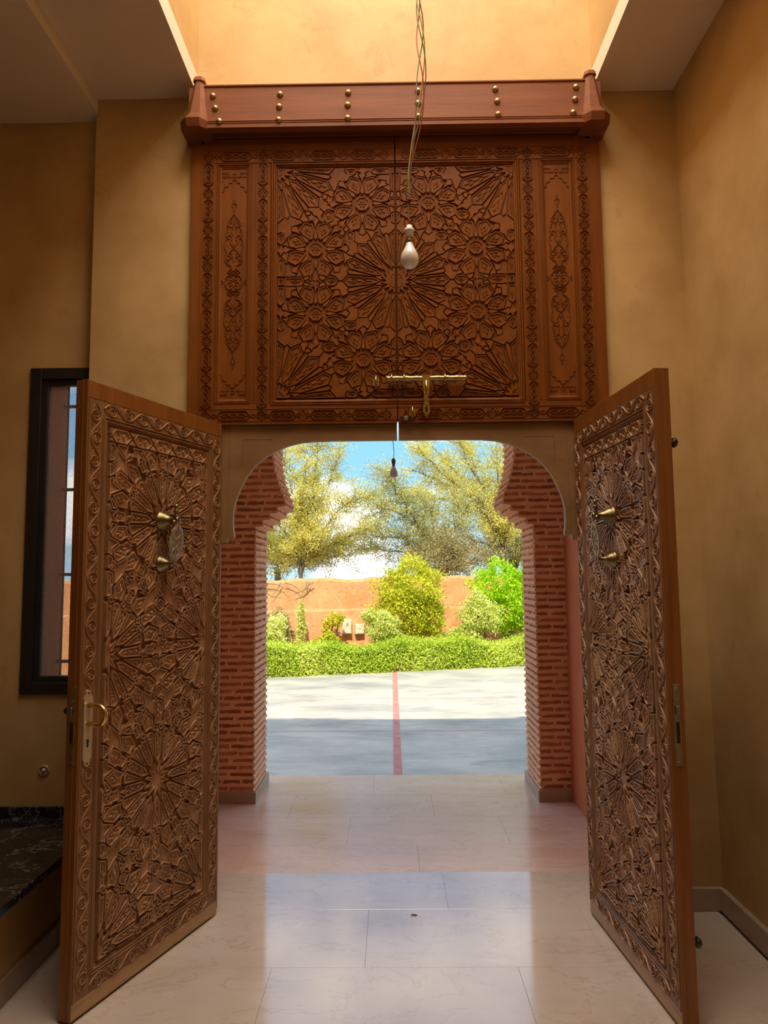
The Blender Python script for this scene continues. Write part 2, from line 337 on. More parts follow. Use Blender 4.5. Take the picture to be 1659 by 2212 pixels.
def moulding(path, prof, sgn, closed=True):
    """mitred moulding swept round a path, inset to the path's left; prof = (inset, height)"""
    n = len(path); vs = []; fs = []
    def nrm(a, b): l = math.hypot(b[0] - a[0], b[1] - a[1]); return (-(b[1] - a[1]) / l, (b[0] - a[0]) / l)
    for i in range(n):
        if closed or 0 < i < n - 1:
            n1, n2 = nrm(path[i - 1], path[i]), nrm(path[i], path[(i + 1) % n])
        else: n1 = n2 = nrm(path[0], path[1]) if i == 0 else nrm(path[-2], path[-1])
        q = 1 + n1[0] * n2[0] + n1[1] * n2[1]
        for (d, z) in prof: vs.append((path[i][0] + (n1[0] + n2[0]) * d / q, path[i][1] + (n1[1] + n2[1]) * d / q, z))
    k = len(prof)
    for i in range(n if closed else n - 1):
        j = (i + 1) % n
        for t in range(k - 1): fs.append((i * k + t, j * k + t, j * k + t + 1, i * k + t + 1))
    return vs, fs
# ================================================================== SETTING
GX, GY = .036, 3.31                           # gate seam and gate face
WY = 3.345                                    # plastered face of the gate wall
ZC = 3.90                                     # ceiling
def struct(name, mb, m, label, cat='wall'): o = mb.build(name, m); return tag(o, label, cat, kind='structure')
# floors of marble tiles
fl = struct('floor', MB().box(-3.3, 1.6, -3.2, 3.768, -.30, -.012), 'grout', 'polished beige marble floor of the hall', 'floor')
def tiles(parent, m, x0, x1, y0, y1, z0, z1, lx, rows, shift):
    cache = {}; k = 0
    for (ya, yb) in rows:
        k += 1; x = x0 - (k * shift) % lx
        while x < x1:
            a, b = max(x, x0) + .0004, min(x + lx, x1) - .0004; x += lx
            if b - a < .02: continue
            key = (round(b - a, 3), round(yb - ya, 3))
            if key not in cache: cache[key] = MB().bbox(-(b - a) / 2, (b - a) / 2, -(yb - ya) / 2 + .0004, (yb - ya) / 2 - .0004, z0 - z1, 0, .0005).mesh('tile', m)
            o = obj('tile', cache[key], parent); o.location = ((a + b) / 2, (ya + yb) / 2, z1)
rows = [(3.365, 3.768)]; y = 3.365
while y > -3.1: rows.append((y - .48, y)); y -= .48
tiles(fl, 'marble', -3.2, 1.44, -3.2, 3.77, -.012, 0, .95, rows, .36)
fp = struct('floor_porch', MB().box(-1.4, 1.4, 3.77, 5.70, -.30, -.052), 'grout', 'rosy marble floor of the porch outside the gate', 'floor')
tiles(fp, 'porch_marble', -1.36, 1.36, 3.77, 5.7, -.052, -.04, .95, [(3.77, 4.25), (4.25, 4.73), (4.73, 5.21), (5.21, 5.70)], .41)
# walls
ox0, ox1, oz = -.93, 1.0, 3.60
struct('wall_gate', MB().box(-1.455, ox0, WY, 3.75, 0, 5.3).box(ox1, 1.62, WY, 3.75, 0, 5.3).box(ox0, ox1, WY, 3.75, oz, 5.3).box(-1.05, 1.12, WY, 3.46, 5.3, 5.88), 'plaster', 'ochre polished plaster wall around the carved gate')
struct('wall_right', MB().prism([(1.475, 0), (1.60, 0), (1.60, 4.2), (1.42, 4.2)], -3.2, WY + .03, 'y'), 'plaster', 'ochre plaster side wall of the hall, without window')
wtl, wbl = px(65, 797, 1, 3.41), px(43, 1500, 1, 3.41)
wx0, wx1, wz0, wz1 = -1.768, -1.462, wbl.z, wtl.z
struct('wall_window', MB().box(-3.3, wx0, 3.41, 3.50, 0, 4.2).box(wx0, -1.455, 3.41, 3.50, 0, wz0).box(wx0, -1.455, 3.41, 3.50, wz1, 4.2), 'plaster', 'ochre plaster wall holding the narrow black window')
struct('wall_outer', MB().box(-3.3, wx0 + .03, 3.50, 3.75, -.3, 5.3).box(wx0 + .03, -1.455, 3.50, 3.75, -.3, wz0).box(wx0 + .03, -1.455, 3.50, 3.75, wz1, 5.3), 'pink_plaster', 'pink rendered outer face and reveal behind the narrow window')
struct('wall_left', MB().box(-3.4, -3.2, -3.2, 3.5, 0, 4.2), 'plaster', 'ochre plaster end wall above the black marble ledge')
struct('wall_rear', MB().box(-3.3, -1.6, -3.3, -3.1, 0, 4.2).box(1.0, 1.6, -3.3, -3.1, 0, 4.2).box(-1.6, 1.0, -3.3, -3.1, 0, 4.2), 'plaster', 'ochre plaster wall at the rear end of the hall')
# ceiling with the roof-light shaft
sx0, sx1, sy0 = -.945, 1.02, .55
struct('ceiling', MB().box(-1.45, sx0, -3.2, WY + .01, ZC, ZC + .10).box(sx1, 1.47, -3.2, WY + .01, ZC, ZC + .10).box(sx0, sx1, -3.2, sy0, ZC, ZC + .10), 'ceiling', 'taupe painted ceiling around the open roof-light shaft', 'ceiling')
struct('ceiling_left', MB().box(-3.3, -1.45, -3.2, 3.42, 3.825, ZC + .12), 'ceiling', 'dropped taupe ceiling over the ledge and narrow window', 'ceiling')
struct('wall_shaft', MB().box(sx0 - .12, sx0 - .003, sy0 - .1, WY + .01, ZC + .10, 5.88).box(sx1 + .003, sx1 + .12, sy0 - .1, WY + .01, ZC + .10, 5.88).box(sx0 - .003, sx1 + .003, sy0 - .12, sy0 - .003, ZC + .10, 5.88), 'plaster', 'pale plaster sides of the roof-light shaft')
struct('roof', MB().box(-4.6, sx0 - .1, -3.5, 3.75, 5.3, 5.42).box(sx1 + .1, 4.6, -3.5, 3.75, 5.3, 5.42).box(sx0 - .1, sx1 + .1, -3.5, sy0, 5.3, 5.42).box(sx0 - .1, sx1 + .1, WY, 3.75, 5.3, 5.42).box(sx0 - .12, sx1 + .12, sy0 - .12, WY + .12, 5.88, 5.90), 'roof', 'flat rendered roof over the hall', 'roof')
struct('window_2', MB().box(sx0 - .05, sx1 + .05, sy0 - .05, WY + .05, 5.865, 5.88), 'white_socket', 'white roof-light panel closing the top of the shaft', 'window')
# outer masses that throw the courtyard's shade
FYB = .30                                     # unseen upper storey, set back to let more sky light into the porch
pz1 = (8.80 - FYB) * math.tan(math.radians(SUN_EL)) - .2; pz0 = (8.56 - FYB) * math.tan(math.radians(SUN_EL)) - .2
struct('wall_facade', MB().box(-6.5, -1.25, FYB - .15, FYB, 5.3, pz1).box(.9, 6.5, FYB - .15, FYB, 5.3, pz1).box(-1.25, .9, FYB - .15, FYB, 5.3, pz0).box(1.62, 6.5, 3.5, 3.75, -.3, 5.3).box(-6.5, -3.3, 3.5, 3.75, -.3, 5.3), 'red_plaster', 'red rendered outer wall and parapet of the house')
struct('wall_porch_left', MB().box(-1.33, -1.27, 3.75, 5.04, -.3, 3.6), 'red_plaster', 'red plaster porch wall behind the door with the handle')
struct('wall_porch_right', MB().box(1.218, 1.46, 3.75, 5.04, -.3, 3.6), 'red_plaster', 'red plaster porch wall behind the door without handle')
struct('trim_1', MB().bbox(-1.30, 1.30, 4.47, 4.63, 3.44, 3.60, .006), 'beam_wood', 'wooden cross beam spanning the open porch', 'beam')
# skirtings
struct('baseboard_back', MB().bbox(1.05, 1.47, WY - .018, WY + .005, 0, .10, .003), 'plinth', 'tan marble skirting at the foot of the gate wall', 'baseboard')
struct('baseboard_right', MB().bbox(1.452, 1.48, -3.0, WY - .018, 0, .10, .003), 'plinth', 'tan marble skirting along the side wall', 'baseboard')
# black marble ledge
lg = tag(empty('marble_ledge', (-1.4, 2, 0)), 'deep ledge topped with white-veined black marble under the window', 'ledge')
def rel(o, par):                                   # keep world-space mesh under a moved empty
    o.parent = par; o.matrix_parent_inverse = Matrix.Translation(par.location).inverted(); return o
rel(box_obj('top_slab', 'black_marble', (-3.19, -1.325, -1.0, 3.402, .372, .402), None, .003), lg)
rel(box_obj('base', 'plaster', (-3.19, -1.405, -.95, 3.40, .001, .372)), lg)
rel(box_obj('plinth', 'plinth', (-1.405, -1.39, -.95, 3.40, .001, .09), None, .002), lg)
rel(box_obj('upstand', 'black_marble', (-3.19, -1.457, 3.39, 3.406, .401, .45), None, .002), lg)
# window_1: black aluminium casement with dusty glass
w1 = tag(empty('window_1', (wx0, 3.41, wz0)), 'narrow black aluminium window with dusty glass', 'window', kind='structure')
mb = MB()
def frame(mb, x0, x1, z0, z1, t, y0, y1): mb.bbox(x0, x0 + t, y0, y1, z0, z1, .002).bbox(x1 - t, x1, y0, y1, z0, z1, .002).bbox(x0 + t, x1 - t, y0, y1, z0, z0 + t, .002).bbox(x0 + t, x1 - t, y0, y1, z1 - t, z1, .002)
frame(mb, wx0, wx1, wz0, wz1, .055, 3.398, 3.46); rel(mb.build('window_frame', 'black_frame'), w1)
mb = MB(); frame(mb, wx0 + .053, wx1 - .053, wz0 + .053, wz1 - .053, .030, 3.412, 3.45); rel(mb.build('sash', 'black_frame'), w1)
rel(box_obj('pane', 'glass', (wx0 + .08, wx1 - .08, 3.428, 3.434, wz0 + .08, wz1 - .08)), w1)
gr = tag(empty('window_grille', (wx0, 3.70, wz0)), 'dark iron bars fixed outside the narrow window', 'grille')
for x in (-1.715, -1.60, -1.50): rel(MB().tube([(x, 3.70, wz0 - .001), (x, 3.70, wz1 + .001)], .006, 6).build('bar', 'dark_metal'), gr)
for k in range(4):
    z = wz0 + .12 + k * (wz1 - wz0 - .24) / 3; rel(MB().box(wx0 + .028, -1.454, 3.697, 3.709, z - .008, z + .008).build('crossbar', 'dark_metal'), gr)
# round cable outlet low on the window wall
c = px(95, 1664, 1, 3.41)
so = tag(empty('cable_outlet', (c.x, 3.41, c.z)), 'small round cable outlet with torn plaster below the window', 'outlet')
MB().lathe([(.026, -.004), (.026, .003), (.022, .007), (.017, .006), (.016, -.002), (.012, -.004)], (0, 0, 0), (0, -1, 0), 18).build('ring', 'plinth', so)
MB().lathe([(.010, -.002), (.010, .006), (.006, .011), (.003, .012)], (.001, 0, .001), (0, -1, 0), 8).build('plug', 'box', so)
# ------------------------------------------------------------------ brick arch between porch and courtyard
AY0, AY1, ACX, PITCH = 5.03, 5.52, .02, .047
def half_open(z):
    if z < 1.885: return .99
    k = int((z - 1.885) / PITCH)
    if k < 4: return .99 - .0525 * (k + 1)
    return math.sqrt(max(.87 ** 2 - (z - 2.45) ** 2, 0)) if z < 3.31 else 0
def brick_variants(n, m):
    out = []
    for q in range(n):
        r = random.Random(q); nx, nz_ = 6, 3; vs = []; fs = []
        for (yy) in (-.5, .5):
            for j in range(nz_):
                for i in range(nx):
                    x = -.5 + i / (nx - 1); z = -.5 + j / (nz_ - 1); ex = i in (0, nx - 1); ez = j in (0, nz_ - 1)
                    vs.append((x + (r.uniform(-.025, .025) if ex else 0) - (.03 * math.copysign(1, x) if ex and ez else 0), yy + (r.uniform(-.06, .06) if yy < 0 else 0) + (.05 if yy < 0 and (ex or ez) else 0), z + (r.uniform(-.13, .10) if ez else 0)))
        id_ = lambda a, i, j: a * nx * nz_ + j * nx + i
        for j in range(nz_ - 1):
            for i in range(nx - 1): fs.append((id_(0, i, j), id_(0, i + 1, j), id_(0, i + 1, j + 1), id_(0, i, j + 1)))
        for i in range(nx - 1):
            fs.append((id_(0, i, 0), id_(1, i, 0), id_(1, i + 1, 0), id_(0, i + 1, 0))); fs.append((id_(0, i, nz_ - 1), id_(0, i + 1, nz_ - 1), id_(1, i + 1, nz_ - 1), id_(1, i, nz_ - 1)))
        for j in range(nz_ - 1):
            fs.append((id_(0, 0, j), id_(0, 0, j + 1), id_(1, 0, j + 1), id_(1, 0, j))); fs.append((id_(0, nx - 1, j), id_(1, nx - 1, j), id_(1, nx - 1, j + 1), id_(0, nx - 1, j + 1)))
        out.append(MB().add(vs, fs).mesh('brick', m))
    return out
BR = brick_variants(9, 'brick')
for sd, nm, lab in ((-1, 'wall_arch_left', 'thin red brick pier and half arch across from the red plaster strip'), (1, 'wall_arch_right', 'thin red brick pier and half arch beside the red plaster strip')):
    z0 = .035; nC = int((3.40 - z0) / PITCH); X_out = 1.27
    prof = []
    for i in range(nC):
        zc = z0 + PITCH * (i + .5); hw = half_open(zc) if zc < 3.31 else .02
        prof += [(hw - .006, zc - PITCH * .5), (hw - .010, zc - PITCH * .38), (hw + .003, zc - PITCH * .20), (hw + .003, zc + PITCH * .20), (hw - .010, zc + PITCH * .38)]
    out = [(X_out, z0)] + [(X_out, 3.6), (.001, 3.6)] + [(max(a, .001), b) for (a, b) in prof[::-1]]
    pts = [(ACX + sd * a, b) for (a, b) in out]
    mb = MB().prism(pts if sd < 0 else pts[::-1], AY0, AY1, 'y')
    mb.box(*(sorted((ACX + sd * 1.27, ACX + sd * 1.46))), AY0 + .01, AY1, -.3, 3.72)
    wa = tag(mb.build(nm, 'mortar'), lab, 'brick wall', kind='structure')
    r = random.Random(11 + sd)
    def brick(cx, cy, cz, lx, ly, lz, rot=0):
        o = obj('brick', r.choice(BR), wa); o.location = (cx, cy, cz); o.scale = (lx, ly, lz); o.rotation_euler = (0, r.uniform(-.02, .02), rot)
    for i in range(nC):
        zc = z0 + PITCH * (i + .5)
        if zc > 2.62: break
        hw = half_open(zc); x = hw + .001 if i % 2 else hw - .0015
        first = True
        while x < 1.235:
            ln = (r.choice((.075, .10)) if (i % 2 and first) else r.uniform(.12, .20)); e = min(x + ln, 1.245)
            if 1.245 - e < .04: e = 1.245
            if e - x > .025: brick(ACX + sd * (x + e) / 2, AY0 + .022, zc + r.uniform(-.002, .002), e - x, .052, r.uniform(.019, .025))
            x = e + r.uniform(.008, .016); first = False
        y = AY0 + .004
        for k in range(3):
            ln = r.uniform(.13, .17); e = min(y + ln, AY1 - .004)
            if e - y > .04: brick(ACX + sd * (hw + .022), (y + e) / 2, zc, e - y, .044, r.uniform(.015, .020), PI / 2 * (1 if sd < 0 else -1))
            y = e + .012
    pl = MB(); a, b = sorted((ACX + sd * .968, ACX + sd * 1.27)); pl.bbox(a, b, AY0 - .022, AY1 + .02, -.045, .036, .003)
    pl.build('plinth', 'plinth', wa)
# ------------------------------------------------------------------ courtyard
struct('ground_soil', MB().box(-60, 60, 3.76, 90, -.5, -.235), 'soil', 'bare dry soil around the courtyard', 'ground')
SL = .2835; HEDGE0 = 12.93                    # hedge foot: y = HEDGE0 + SL * x
yard = struct('floor_courtyard', MB().prism([(-7, 5.70), (8, 5.70), (8, HEDGE0 + SL * 8 + .3), (-7, HEDGE0 - SL * 7 + .3)], -.30, -.2012, 'z'), 'red_joint', 'red tinted concrete bed showing as strips between the slabs', 'ground')
ys = [5.70, 8.04, 10.14, 40.]
for (xa, xb) in ((-7, -.004), (.074, 8)):
    for k in range(3):
        y0 = ys[k] + (.014 if k else 0)
        if k < 2: y1a = y1b = ys[k + 1] - .014
        else: y1a, y1b = HEDGE0 + SL * xa + .25, HEDGE0 + SL * xb + .25
        pts = [(xa, y0), (xb, y0), (xb, min(y1b, HEDGE0 + SL * xb + .25)), (xa, min(y1a, HEDGE0 + SL * xa + .25))]
        if pts[3][1] <= y0:                   # slab meets the slanting hedge
            xi = (y0 - HEDGE0 - .25) / SL
            if xi >= xb: continue
            pts = [(xi, y0), (xb, y0), pts[2]] if k == 2 else [(xi, y0), (xb, y0), (xb, y1b), ((y1b - HEDGE0 - .25) / SL, y1b)]
        MB().prism(pts[::-1], -.2012, -.20, 'z').build('concrete_slab', 'concrete', yard)
# ================================================================== GATE
def P(r, deg): a = math.radians(deg); return (r * math.cos(a), r * math.sin(a))
def star_poly(n, ro, ri, a0=0.): return [P(ro if i % 2 == 0 else ri, a0 + 180. * i / n) for i in range(2 * n)]
def ngon(n, r, a0=0.): return [P(r, a0 + 360. * i / n) for i in range(n)]
def xf(poly, dx, dy, deg=0, s=1., mir=False):
    c, q = math.cos(math.radians(deg)), math.sin(math.radians(deg)); o = []
    for (x, y) in poly:
        if mir: x = -x
        o.append((dx + s * (x * c - y * q), dy + s * (x * q + y * c)))
    return o[::-1] if mir else o
# ---- the star pattern of the upper panel, in a square of half-width 1
def gate_pattern():
    out = []                                   # (polygon, axis angle, motif)
    R = [(.73 * math.cos(math.radians(22.5 + 45 * k)), .73 * math.sin(math.radians(22.5 + 45 * k))) for k in range(8)]
    def big(cx, cy, s):
        out.append((xf(star_poly(16, .128, .085, 11.25), cx, cy, 0, s), 0, 'flat'))
        out.append((xf(ngon(16, .07), cx, cy, 0, s), 0, 'boss'))
        for k in range(16):
            th = 22.5 * k
            out.append((xf([(.118, 0), P(.185, -9.3), P(.405, -7.6), (.452, 0), P(.405, 7.6), P(.185, 9.3)], cx, cy, th, s), th, 'spoke'))
            out.append((xf([P(.195, 11.25), P(.40, 8.6), P(.425, 11.25), P(.40, 13.9)], cx, cy, th, s), th + 11.25, 'flat'))
    big(0, 0, 1.0)
    for (sx, sy) in ((1, 1), (1, -1), (-1, 1), (-1, -1)): big(sx, sy, 1.10)
    for (cx, cy) in R:
        out.append((xf(ngon(8, .068, 22.5), cx, cy), 0, 'flower'))
        for k in range(8):
            th = 22.5 + 45 * k
            out.append((xf([P(.092, -9), P(.165, -19.5), P(.222, -17), (.262, 0), P(.222, 17), P(.165, 19.5), P(.092, 9)], cx, cy, th), th, 'leaf'))
            out.append((xf([(.078, 0), P(.105, 11), P(.168, 3.0), P(.168, -3.0), P(.105, -11)], cx, cy, th + 22.5), th, 'flat'))
            out.append((xf([(.178, 0), P(.222, 3.2), P(.26, 8), (.285, 0), P(.26, -8), P(.222, -3.2)], cx, cy, th + 22.5), th, 'flat'))
    hexa = [(-.062, 0), (-.034, .042), (.034, .042), (.062, 0), (.034, -.042), (-.034, -.042)]
    for k in range(4):
        a = 90 * k
        def at(p, r, t, d=0, a=a):
            c = P(r, t + a); return xf(p, c[0], c[1], d + a)
        out.append((at(hexa, .545, 0), a, 'leaf')); out.append((at(star_poly(6, .088, .040), .69, 0), a, 'plain'))
        out.append((at([(-.085, 0), (-.055, .040), (.085, .040), (.085, -.040), (-.055, -.040)], .848, 0), a, 'leaf'))
        out.append((at([(-.028, -.033), (.028, -.033), (.028, .033), (-.028, .033)], .966, 0), a, 'flower'))
        out.append((at(hexa, .545, 45), a + 45, 'leaf')); out.append((at(star_poly(5, .062, .027), .66, 45), a, 'plain')); out.append((at(hexa, .80, 45), a + 45, 'leaf'))
        for m in (1, -1):                      # border row towards both corners
            def bd(p, x, yv, d=0, a=a, m=m): return xf(xf(p, yv, m * x, d), 0, 0, a)
            out.append((bd([(-.033, -.085), (.033, -.085), (.033, .055), (0, .085), (-.033, .055)] if m > 0 else [(-.033, .085), (.033, .085), (.033, -.055), (0, -.085), (-.033, -.055)], .128, .966), a + 90, 'leaf'))
            out.append((bd(star_poly(4, .060, .026, 0), .272, .966), a, 'flat'))
            out.append((bd([(0, -.058), (.034, -.03), (.034, .03), (0, .058), (-.034, .03), (-.034, -.03)], .375, .966), a + 90, 'leaf'))
            out.append((bd(star_poly(5, .052, .024, 20 * m), .555, .71), a, 'flat'))
    return out

def fill_gaps(polys, dom, bounds, cmin, snap, images, mirrors, maxn=60, cap=2.7):
    """star-shaped infill pieces for the places a pattern leaves bare; dom = sample points, images = symmetry copies"""
    dom = np.array(dom)
    def segs(ps): return np.array([[*p[i - 1], *p[i]] for p in ps for i in range(len(p))])
    def dist(pts, sg):
        out = np.full(len(pts), 9.)
        for j in range(0, len(sg), 400):
            a = sg[None, j:j + 400, :2]; d = sg[None, j:j + 400, 2:] - a; q = pts[:, None] - a
            t = np.clip((q * d).sum(2) / ((d * d).sum(2) + 1e-12), 0, 1); out = np.minimum(out, np.hypot(*np.moveaxis(q - t[..., None] * d, 2, 0)).min(1))
        return out
    def inside(pts, p):
        r = np.zeros(len(pts), bool)
        for i in range(len(p)):
            (x0, y0), (x1, y1) = p[i - 1], p[i]
            if y0 != y1: r ^= ((pts[:, 1] < y0) != (pts[:, 1] < y1)) & (pts[:, 0] < x0 + (pts[:, 1] - y0) / (y1 - y0) * (x1 - x0))
        return r
    x0, x1, y0, y1 = bounds; bp = [(x0, y0), (x1, y0), (x1, y1), (x0, y1)]
    SG = np.concatenate([segs(polys), segs([bp])]); cl = dist(dom, SG)
    for p in polys: cl[inside(dom, p)] = -1
    out = []
    while len(out) < maxn:
        i = int(cl.argmax()); c = cl[i]
        if c < cmin: break
        p = np.array(snap(dom[i], c)); ray = []; MS = [m for m in mirrors if dist(p[None], np.array([m]))[0] > 1e-5]; SR = np.concatenate([SG, np.array(MS)]) if MS else SG
        for k in range(40):
            a = 2 * PI * k / 40 + .001; d = np.array([math.cos(a), math.sin(a)]); e = SR[:, 2:] - SR[:, :2]; q = SR[:, :2] - p
            den = d[0] * e[:, 1] - d[1] * e[:, 0]; den = np.where(abs(den) < 1e-9, 1e-9, den)
            t = (q[:, 0] * e[:, 1] - q[:, 1] * e[:, 0]) / den; s = (q[:, 0] * d[1] - q[:, 1] * d[0]) / den
            t = t[(t > 1e-6) & (s >= -1e-6) & (s <= 1 + 1e-6)]; ray.append(min(t.min() if len(t) else 9, cap * c))
        pts = [(p[0] + ray[k] * math.cos(2 * PI * k / 40 + .001), p[1] + ray[k] * math.sin(2 * PI * k / 40 + .001)) for k in range(40)]
        keep = True
        while keep and len(pts) > 4:                # drop points that lie almost on a straight edge
            keep = False; best = None
            for k in range(len(pts)):
                a, b, d = pts[k - 1], pts[k], pts[(k + 1) % len(pts)]; l = math.hypot(d[0] - a[0], d[1] - a[1]) or 1e-9
                h = abs((b[0] - a[0]) * (d[1] - a[1]) - (b[1] - a[1]) * (d[0] - a[0])) / l
                if best is None or h < best[0]: best = (h, k)
            if best[0] < .16 * c: pts.pop(best[1]); keep = True
        new = images(pts, p); out += new; sg = segs(new); SG = np.concatenate([SG, sg]); cl = np.minimum(cl, dist(dom, sg))
        for q in new: cl[inside(dom, q)] = -1
        cl[i] = -1
    return out
GH = .578                                       # half-width of the square panel
GZ = 2.928
face_prof = [(0, 0), (.003, .004), (.007, .004), (.009, -.002), (.013, .0015), (.018, .0015), (.021, -.006), (.027, -.009), (.030, -.014)]
side_prof = [(0, 0), (.003, .0035), (.006, .0035), (.008, -.002), (.013, .001), (.017, -.003), (.021, -.004), (.026, -.009)]
def cartouche_unit(Lc):                         # long interlaced cartouche, along u
    vs, fs = [], []; a, b = Lc / 2, .0225
    ribbon(vs, fs, [(-a, 0), (-a + .016, b), (a - .016, b), (a, 0), (a - .016, -b), (-a + .016, -b)], .0060, .0060, True)
    for s in (1, -1):
        ribbon(vs, fs, [(-a * .72 + 1.44 * a * i / 16, s * .0095 * math.sin(2 * PI * 1.5 * i / 16)) for i in range(17)], .0046, .0052)
        ribbon(vs, fs, [(-a, 0), (-a - .010, s * .010), (-a - .020, s * .003)], .005, .0042); ribbon(vs, fs, [(a, 0), (a + .010, s * .010), (a + .020, s * .003)], .005, .0042)
    for k in (-1, 0, 1): lens(vs, fs, k * a * .48, 0, .0085, .0045, 0, 0, .003, 6)
    for k in (-1, 1):
        lens(vs, fs, k * a * .82, 0, .008, .005, 0, 0, .003, 6)
        for j in (-1, 1): lens(vs, fs, k * a * .25, j * .015, .008, .0025, 0, 0, .003, 6); lens(vs, fs, k * a * .66, j * .014, .008, .003, k * j * -.5, 0, .003, 6)
    return vs, fs
def quatre_unit():
    vs, fs = [], []
    ribbon(vs, fs, [(.0195 * (1 + .22 * math.cos(4 * t)) * math.cos(t), .0195 * (1 + .22 * math.cos(4 * t)) * math.sin(t)) for t in [2 * PI * i / 24 for i in range(24)]], .005, .0042, True)
    for k in range(4): a = PI / 2 * k; lens(vs, fs, .008 * math.cos(a), .008 * math.sin(a), .006, .004, a, 0, .0035, 6)
    for k in range(4):
        a = PI / 4 + PI / 2 * k; lens(vs, fs, .027 * math.cos(a), .027 * math.sin(a), .005, .003, a, 0, .003, 6)
    return vs, fs
def arabesque():                                # side-panel relief, in (u, v) about the panel centre, half height .57
    vs, fs = [], []
    rb = lambda p, w_=.0045, h=.004, c=False: ribbon(vs, fs, p, w_, h, c)
    for sv in (1, -1):
        f = lambda p: [(x, sv * y) for (x, y) in p]
        for su in (1, -1):
            g = lambda p: [(su * x, sv * y) for (x, y) in p]
            rb(g([(0, .345), (.003, .375), (.012, .392), (.006, .402), (0, .425)]))
            rb(g([(0, .345), (.016, .325), (.031, .300), (.028, .280), (.038, .262), (.040, .240), (.034, .224), (.044, .205), (.045, .175), (.036, .155), (.043, .135), (.043, .110), (.032, .092), (.014, .084), (.010, .066)]), .0055, .005)
            rb(g([(.004, .335)] + arc(.014, .290, .011, 1.6, -3.6, 12))); rb(g(arc(.022, .228, .010, -1.5, 3.4, 10))); rb(g([(.002, .30), (.014, .262), (.006, .24), (.018, .20), (.004, .175)]))
            rb(g(arc(.026, .125, .011, 2.8, -2.2, 12))); rb(g([(0, .17), (.018, .155), (.028, .14)])); rb(g([(.004, .105), (.006, .13), (.018, .12)]))
            rb(g([(.010, .066), (.024, .060), (.030, .050), (.018, .044), (.024, .034), (.008, .030)]), .006, .005); rb(g([(0, .060), (.016, .050), (.004, .040), (.014, .028)]), .005, .005)
            for (x, y, l, w_, a_) in ((.014, .318, .008, .003, 1.9), (.033, .285, .006, .003, .8), (.030, .255, .008, .003, 1.2), (.012, .215, .009, .004, 1.0), (.034, .19, .008, .003, 1.5), (.014, .145, .009, .004, .7), (.030, .105, .008, .003, .4), (.008, .272, .008, .003, 1.4)): lens(vs, fs, su * x, sv * y, l, w_, sv * su * a_, 0, .004, 6)
            rb(g([(.066, .43), (.066, .456), (.052, .462), (.050, .482), (.032, .488), (.028, .505), (.012, .505), (.008, .52), (0, .52)]), .005, .004)
            for k in range(3): rb(g([(.058 - .012 * k, .56), (.058 - .012 * k, .535), (.05 - .012 * k, .535)]), .004, .0035)
            rb(g([(.014, .535), (.028, .535), (.028, .555), (.064, .555)]), .004, .0035)
        rb(f(arc(0, .543, .010, 0, 2 * PI, 12)), .004, .0035)
        lens(vs, fs, 0, sv * .400, .012, .005, PI / 2, 0, .004, 8); lens(vs, fs, 0, sv * .19, .014, .006, PI / 2, 0, .005, 8); lens(vs, fs, 0, sv * .31, .012, .004, PI / 2, 0, .004, 8)
    rb(arc(0, 0, .043, 0, 2 * PI, 24), .0055, .005); rb([(-.075, .004), (-.058, .010), (-.05, 0), (-.058, -.010), (-.075, -.004)]); rb([(.075, .004), (.058, .010), (.05, 0), (.058, -.010), (.075, -.004)])
    for k in range(8): a = k * PI / 4; lens(vs, fs, .018 * math.cos(a), .018 * math.sin(a), .013, .0055, a, 0, .0045, 8)
    for k in range(8): a = PI / 8 + k * PI / 4; lens(vs, fs, .033 * math.cos(a), .033 * math.sin(a), .006, .003, a, 0, .003, 6)
    return vs, fs
GP = gate_pattern()
def _snap(p, c):
    x, y_ = p
    if y_ < .6 * c: y_ = 0.
    if x - y_ < .8 * c: x = y_ = (x + y_) / 2
    return x, y_
def _img(pts, c):
    r = []; seen = []
    for k in range(4):
        for m in (1, -1):
            f = lambda q: xf([(q[0], m * q[1])], 0, 0, 90 * k)[0]
            cc = f(c)
            if any(math.hypot(cc[0] - s[0], cc[1] - s[1]) < 1e-3 for s in seen): continue
            seen.append(cc); q = [f(t) for t in pts]; r.append(q if area(q) > 0 else q[::-1])
    return r
_near = [p for (p, a, m) in GP if max(q[0] for q in p) > -.05 and max(q[1] for q in p) > -.25]
_near = [p if area(p) > 0 else p[::-1] for p in _near]
GFILL = fill_gaps(_near, [(.012 * i + .006, .012 * j + .004) for i in range(83) for j in range(i + 1)], (-1, 1, -1, 1), .0125, _snap, _img, [(-2., 0., 2., 0.), (-2., -2., 2., 2.)], 40 * 8)
GP = [(p, a, m, 'carved_piece') for (p, a, m) in GP] + [(p, 0, 'flat', 'infill_piece') for p in GFILL]
gate_cache = {}
CART = relief_mesh('cartouche', *cartouche_unit(.128), 'carve', -1); QUAT = relief_mesh('quatrefoil', *quatre_unit(), 'carve', -1)
ARAB = relief_mesh('arabesque', *arabesque(), 'carve', -1)
def band(par, along, fixed, a, b, o0, start):     # cartouches and quatrefoils along a rail ('u') or a stile ('v')
    unit = .198; n = max(1, round((b - a) / unit)); st = (b - a) / n
    for i in range(n + 1):
        p = a + i * st
        q = obj('quatrefoil', QUAT, par); q.location = (p, -.0005, fixed) if along == 'u' else (fixed, -.0005, p)
        if i < n:
            c = obj('cartouche', CART, par); p += st / 2; s = st / unit
            c.location = (p, -.0005, fixed) if along == 'u' else (fixed, -.0005, p); c.scale = (s, 1, 1)
            if along == 'v': c.rotation_euler = (0, PI / 2, 0)
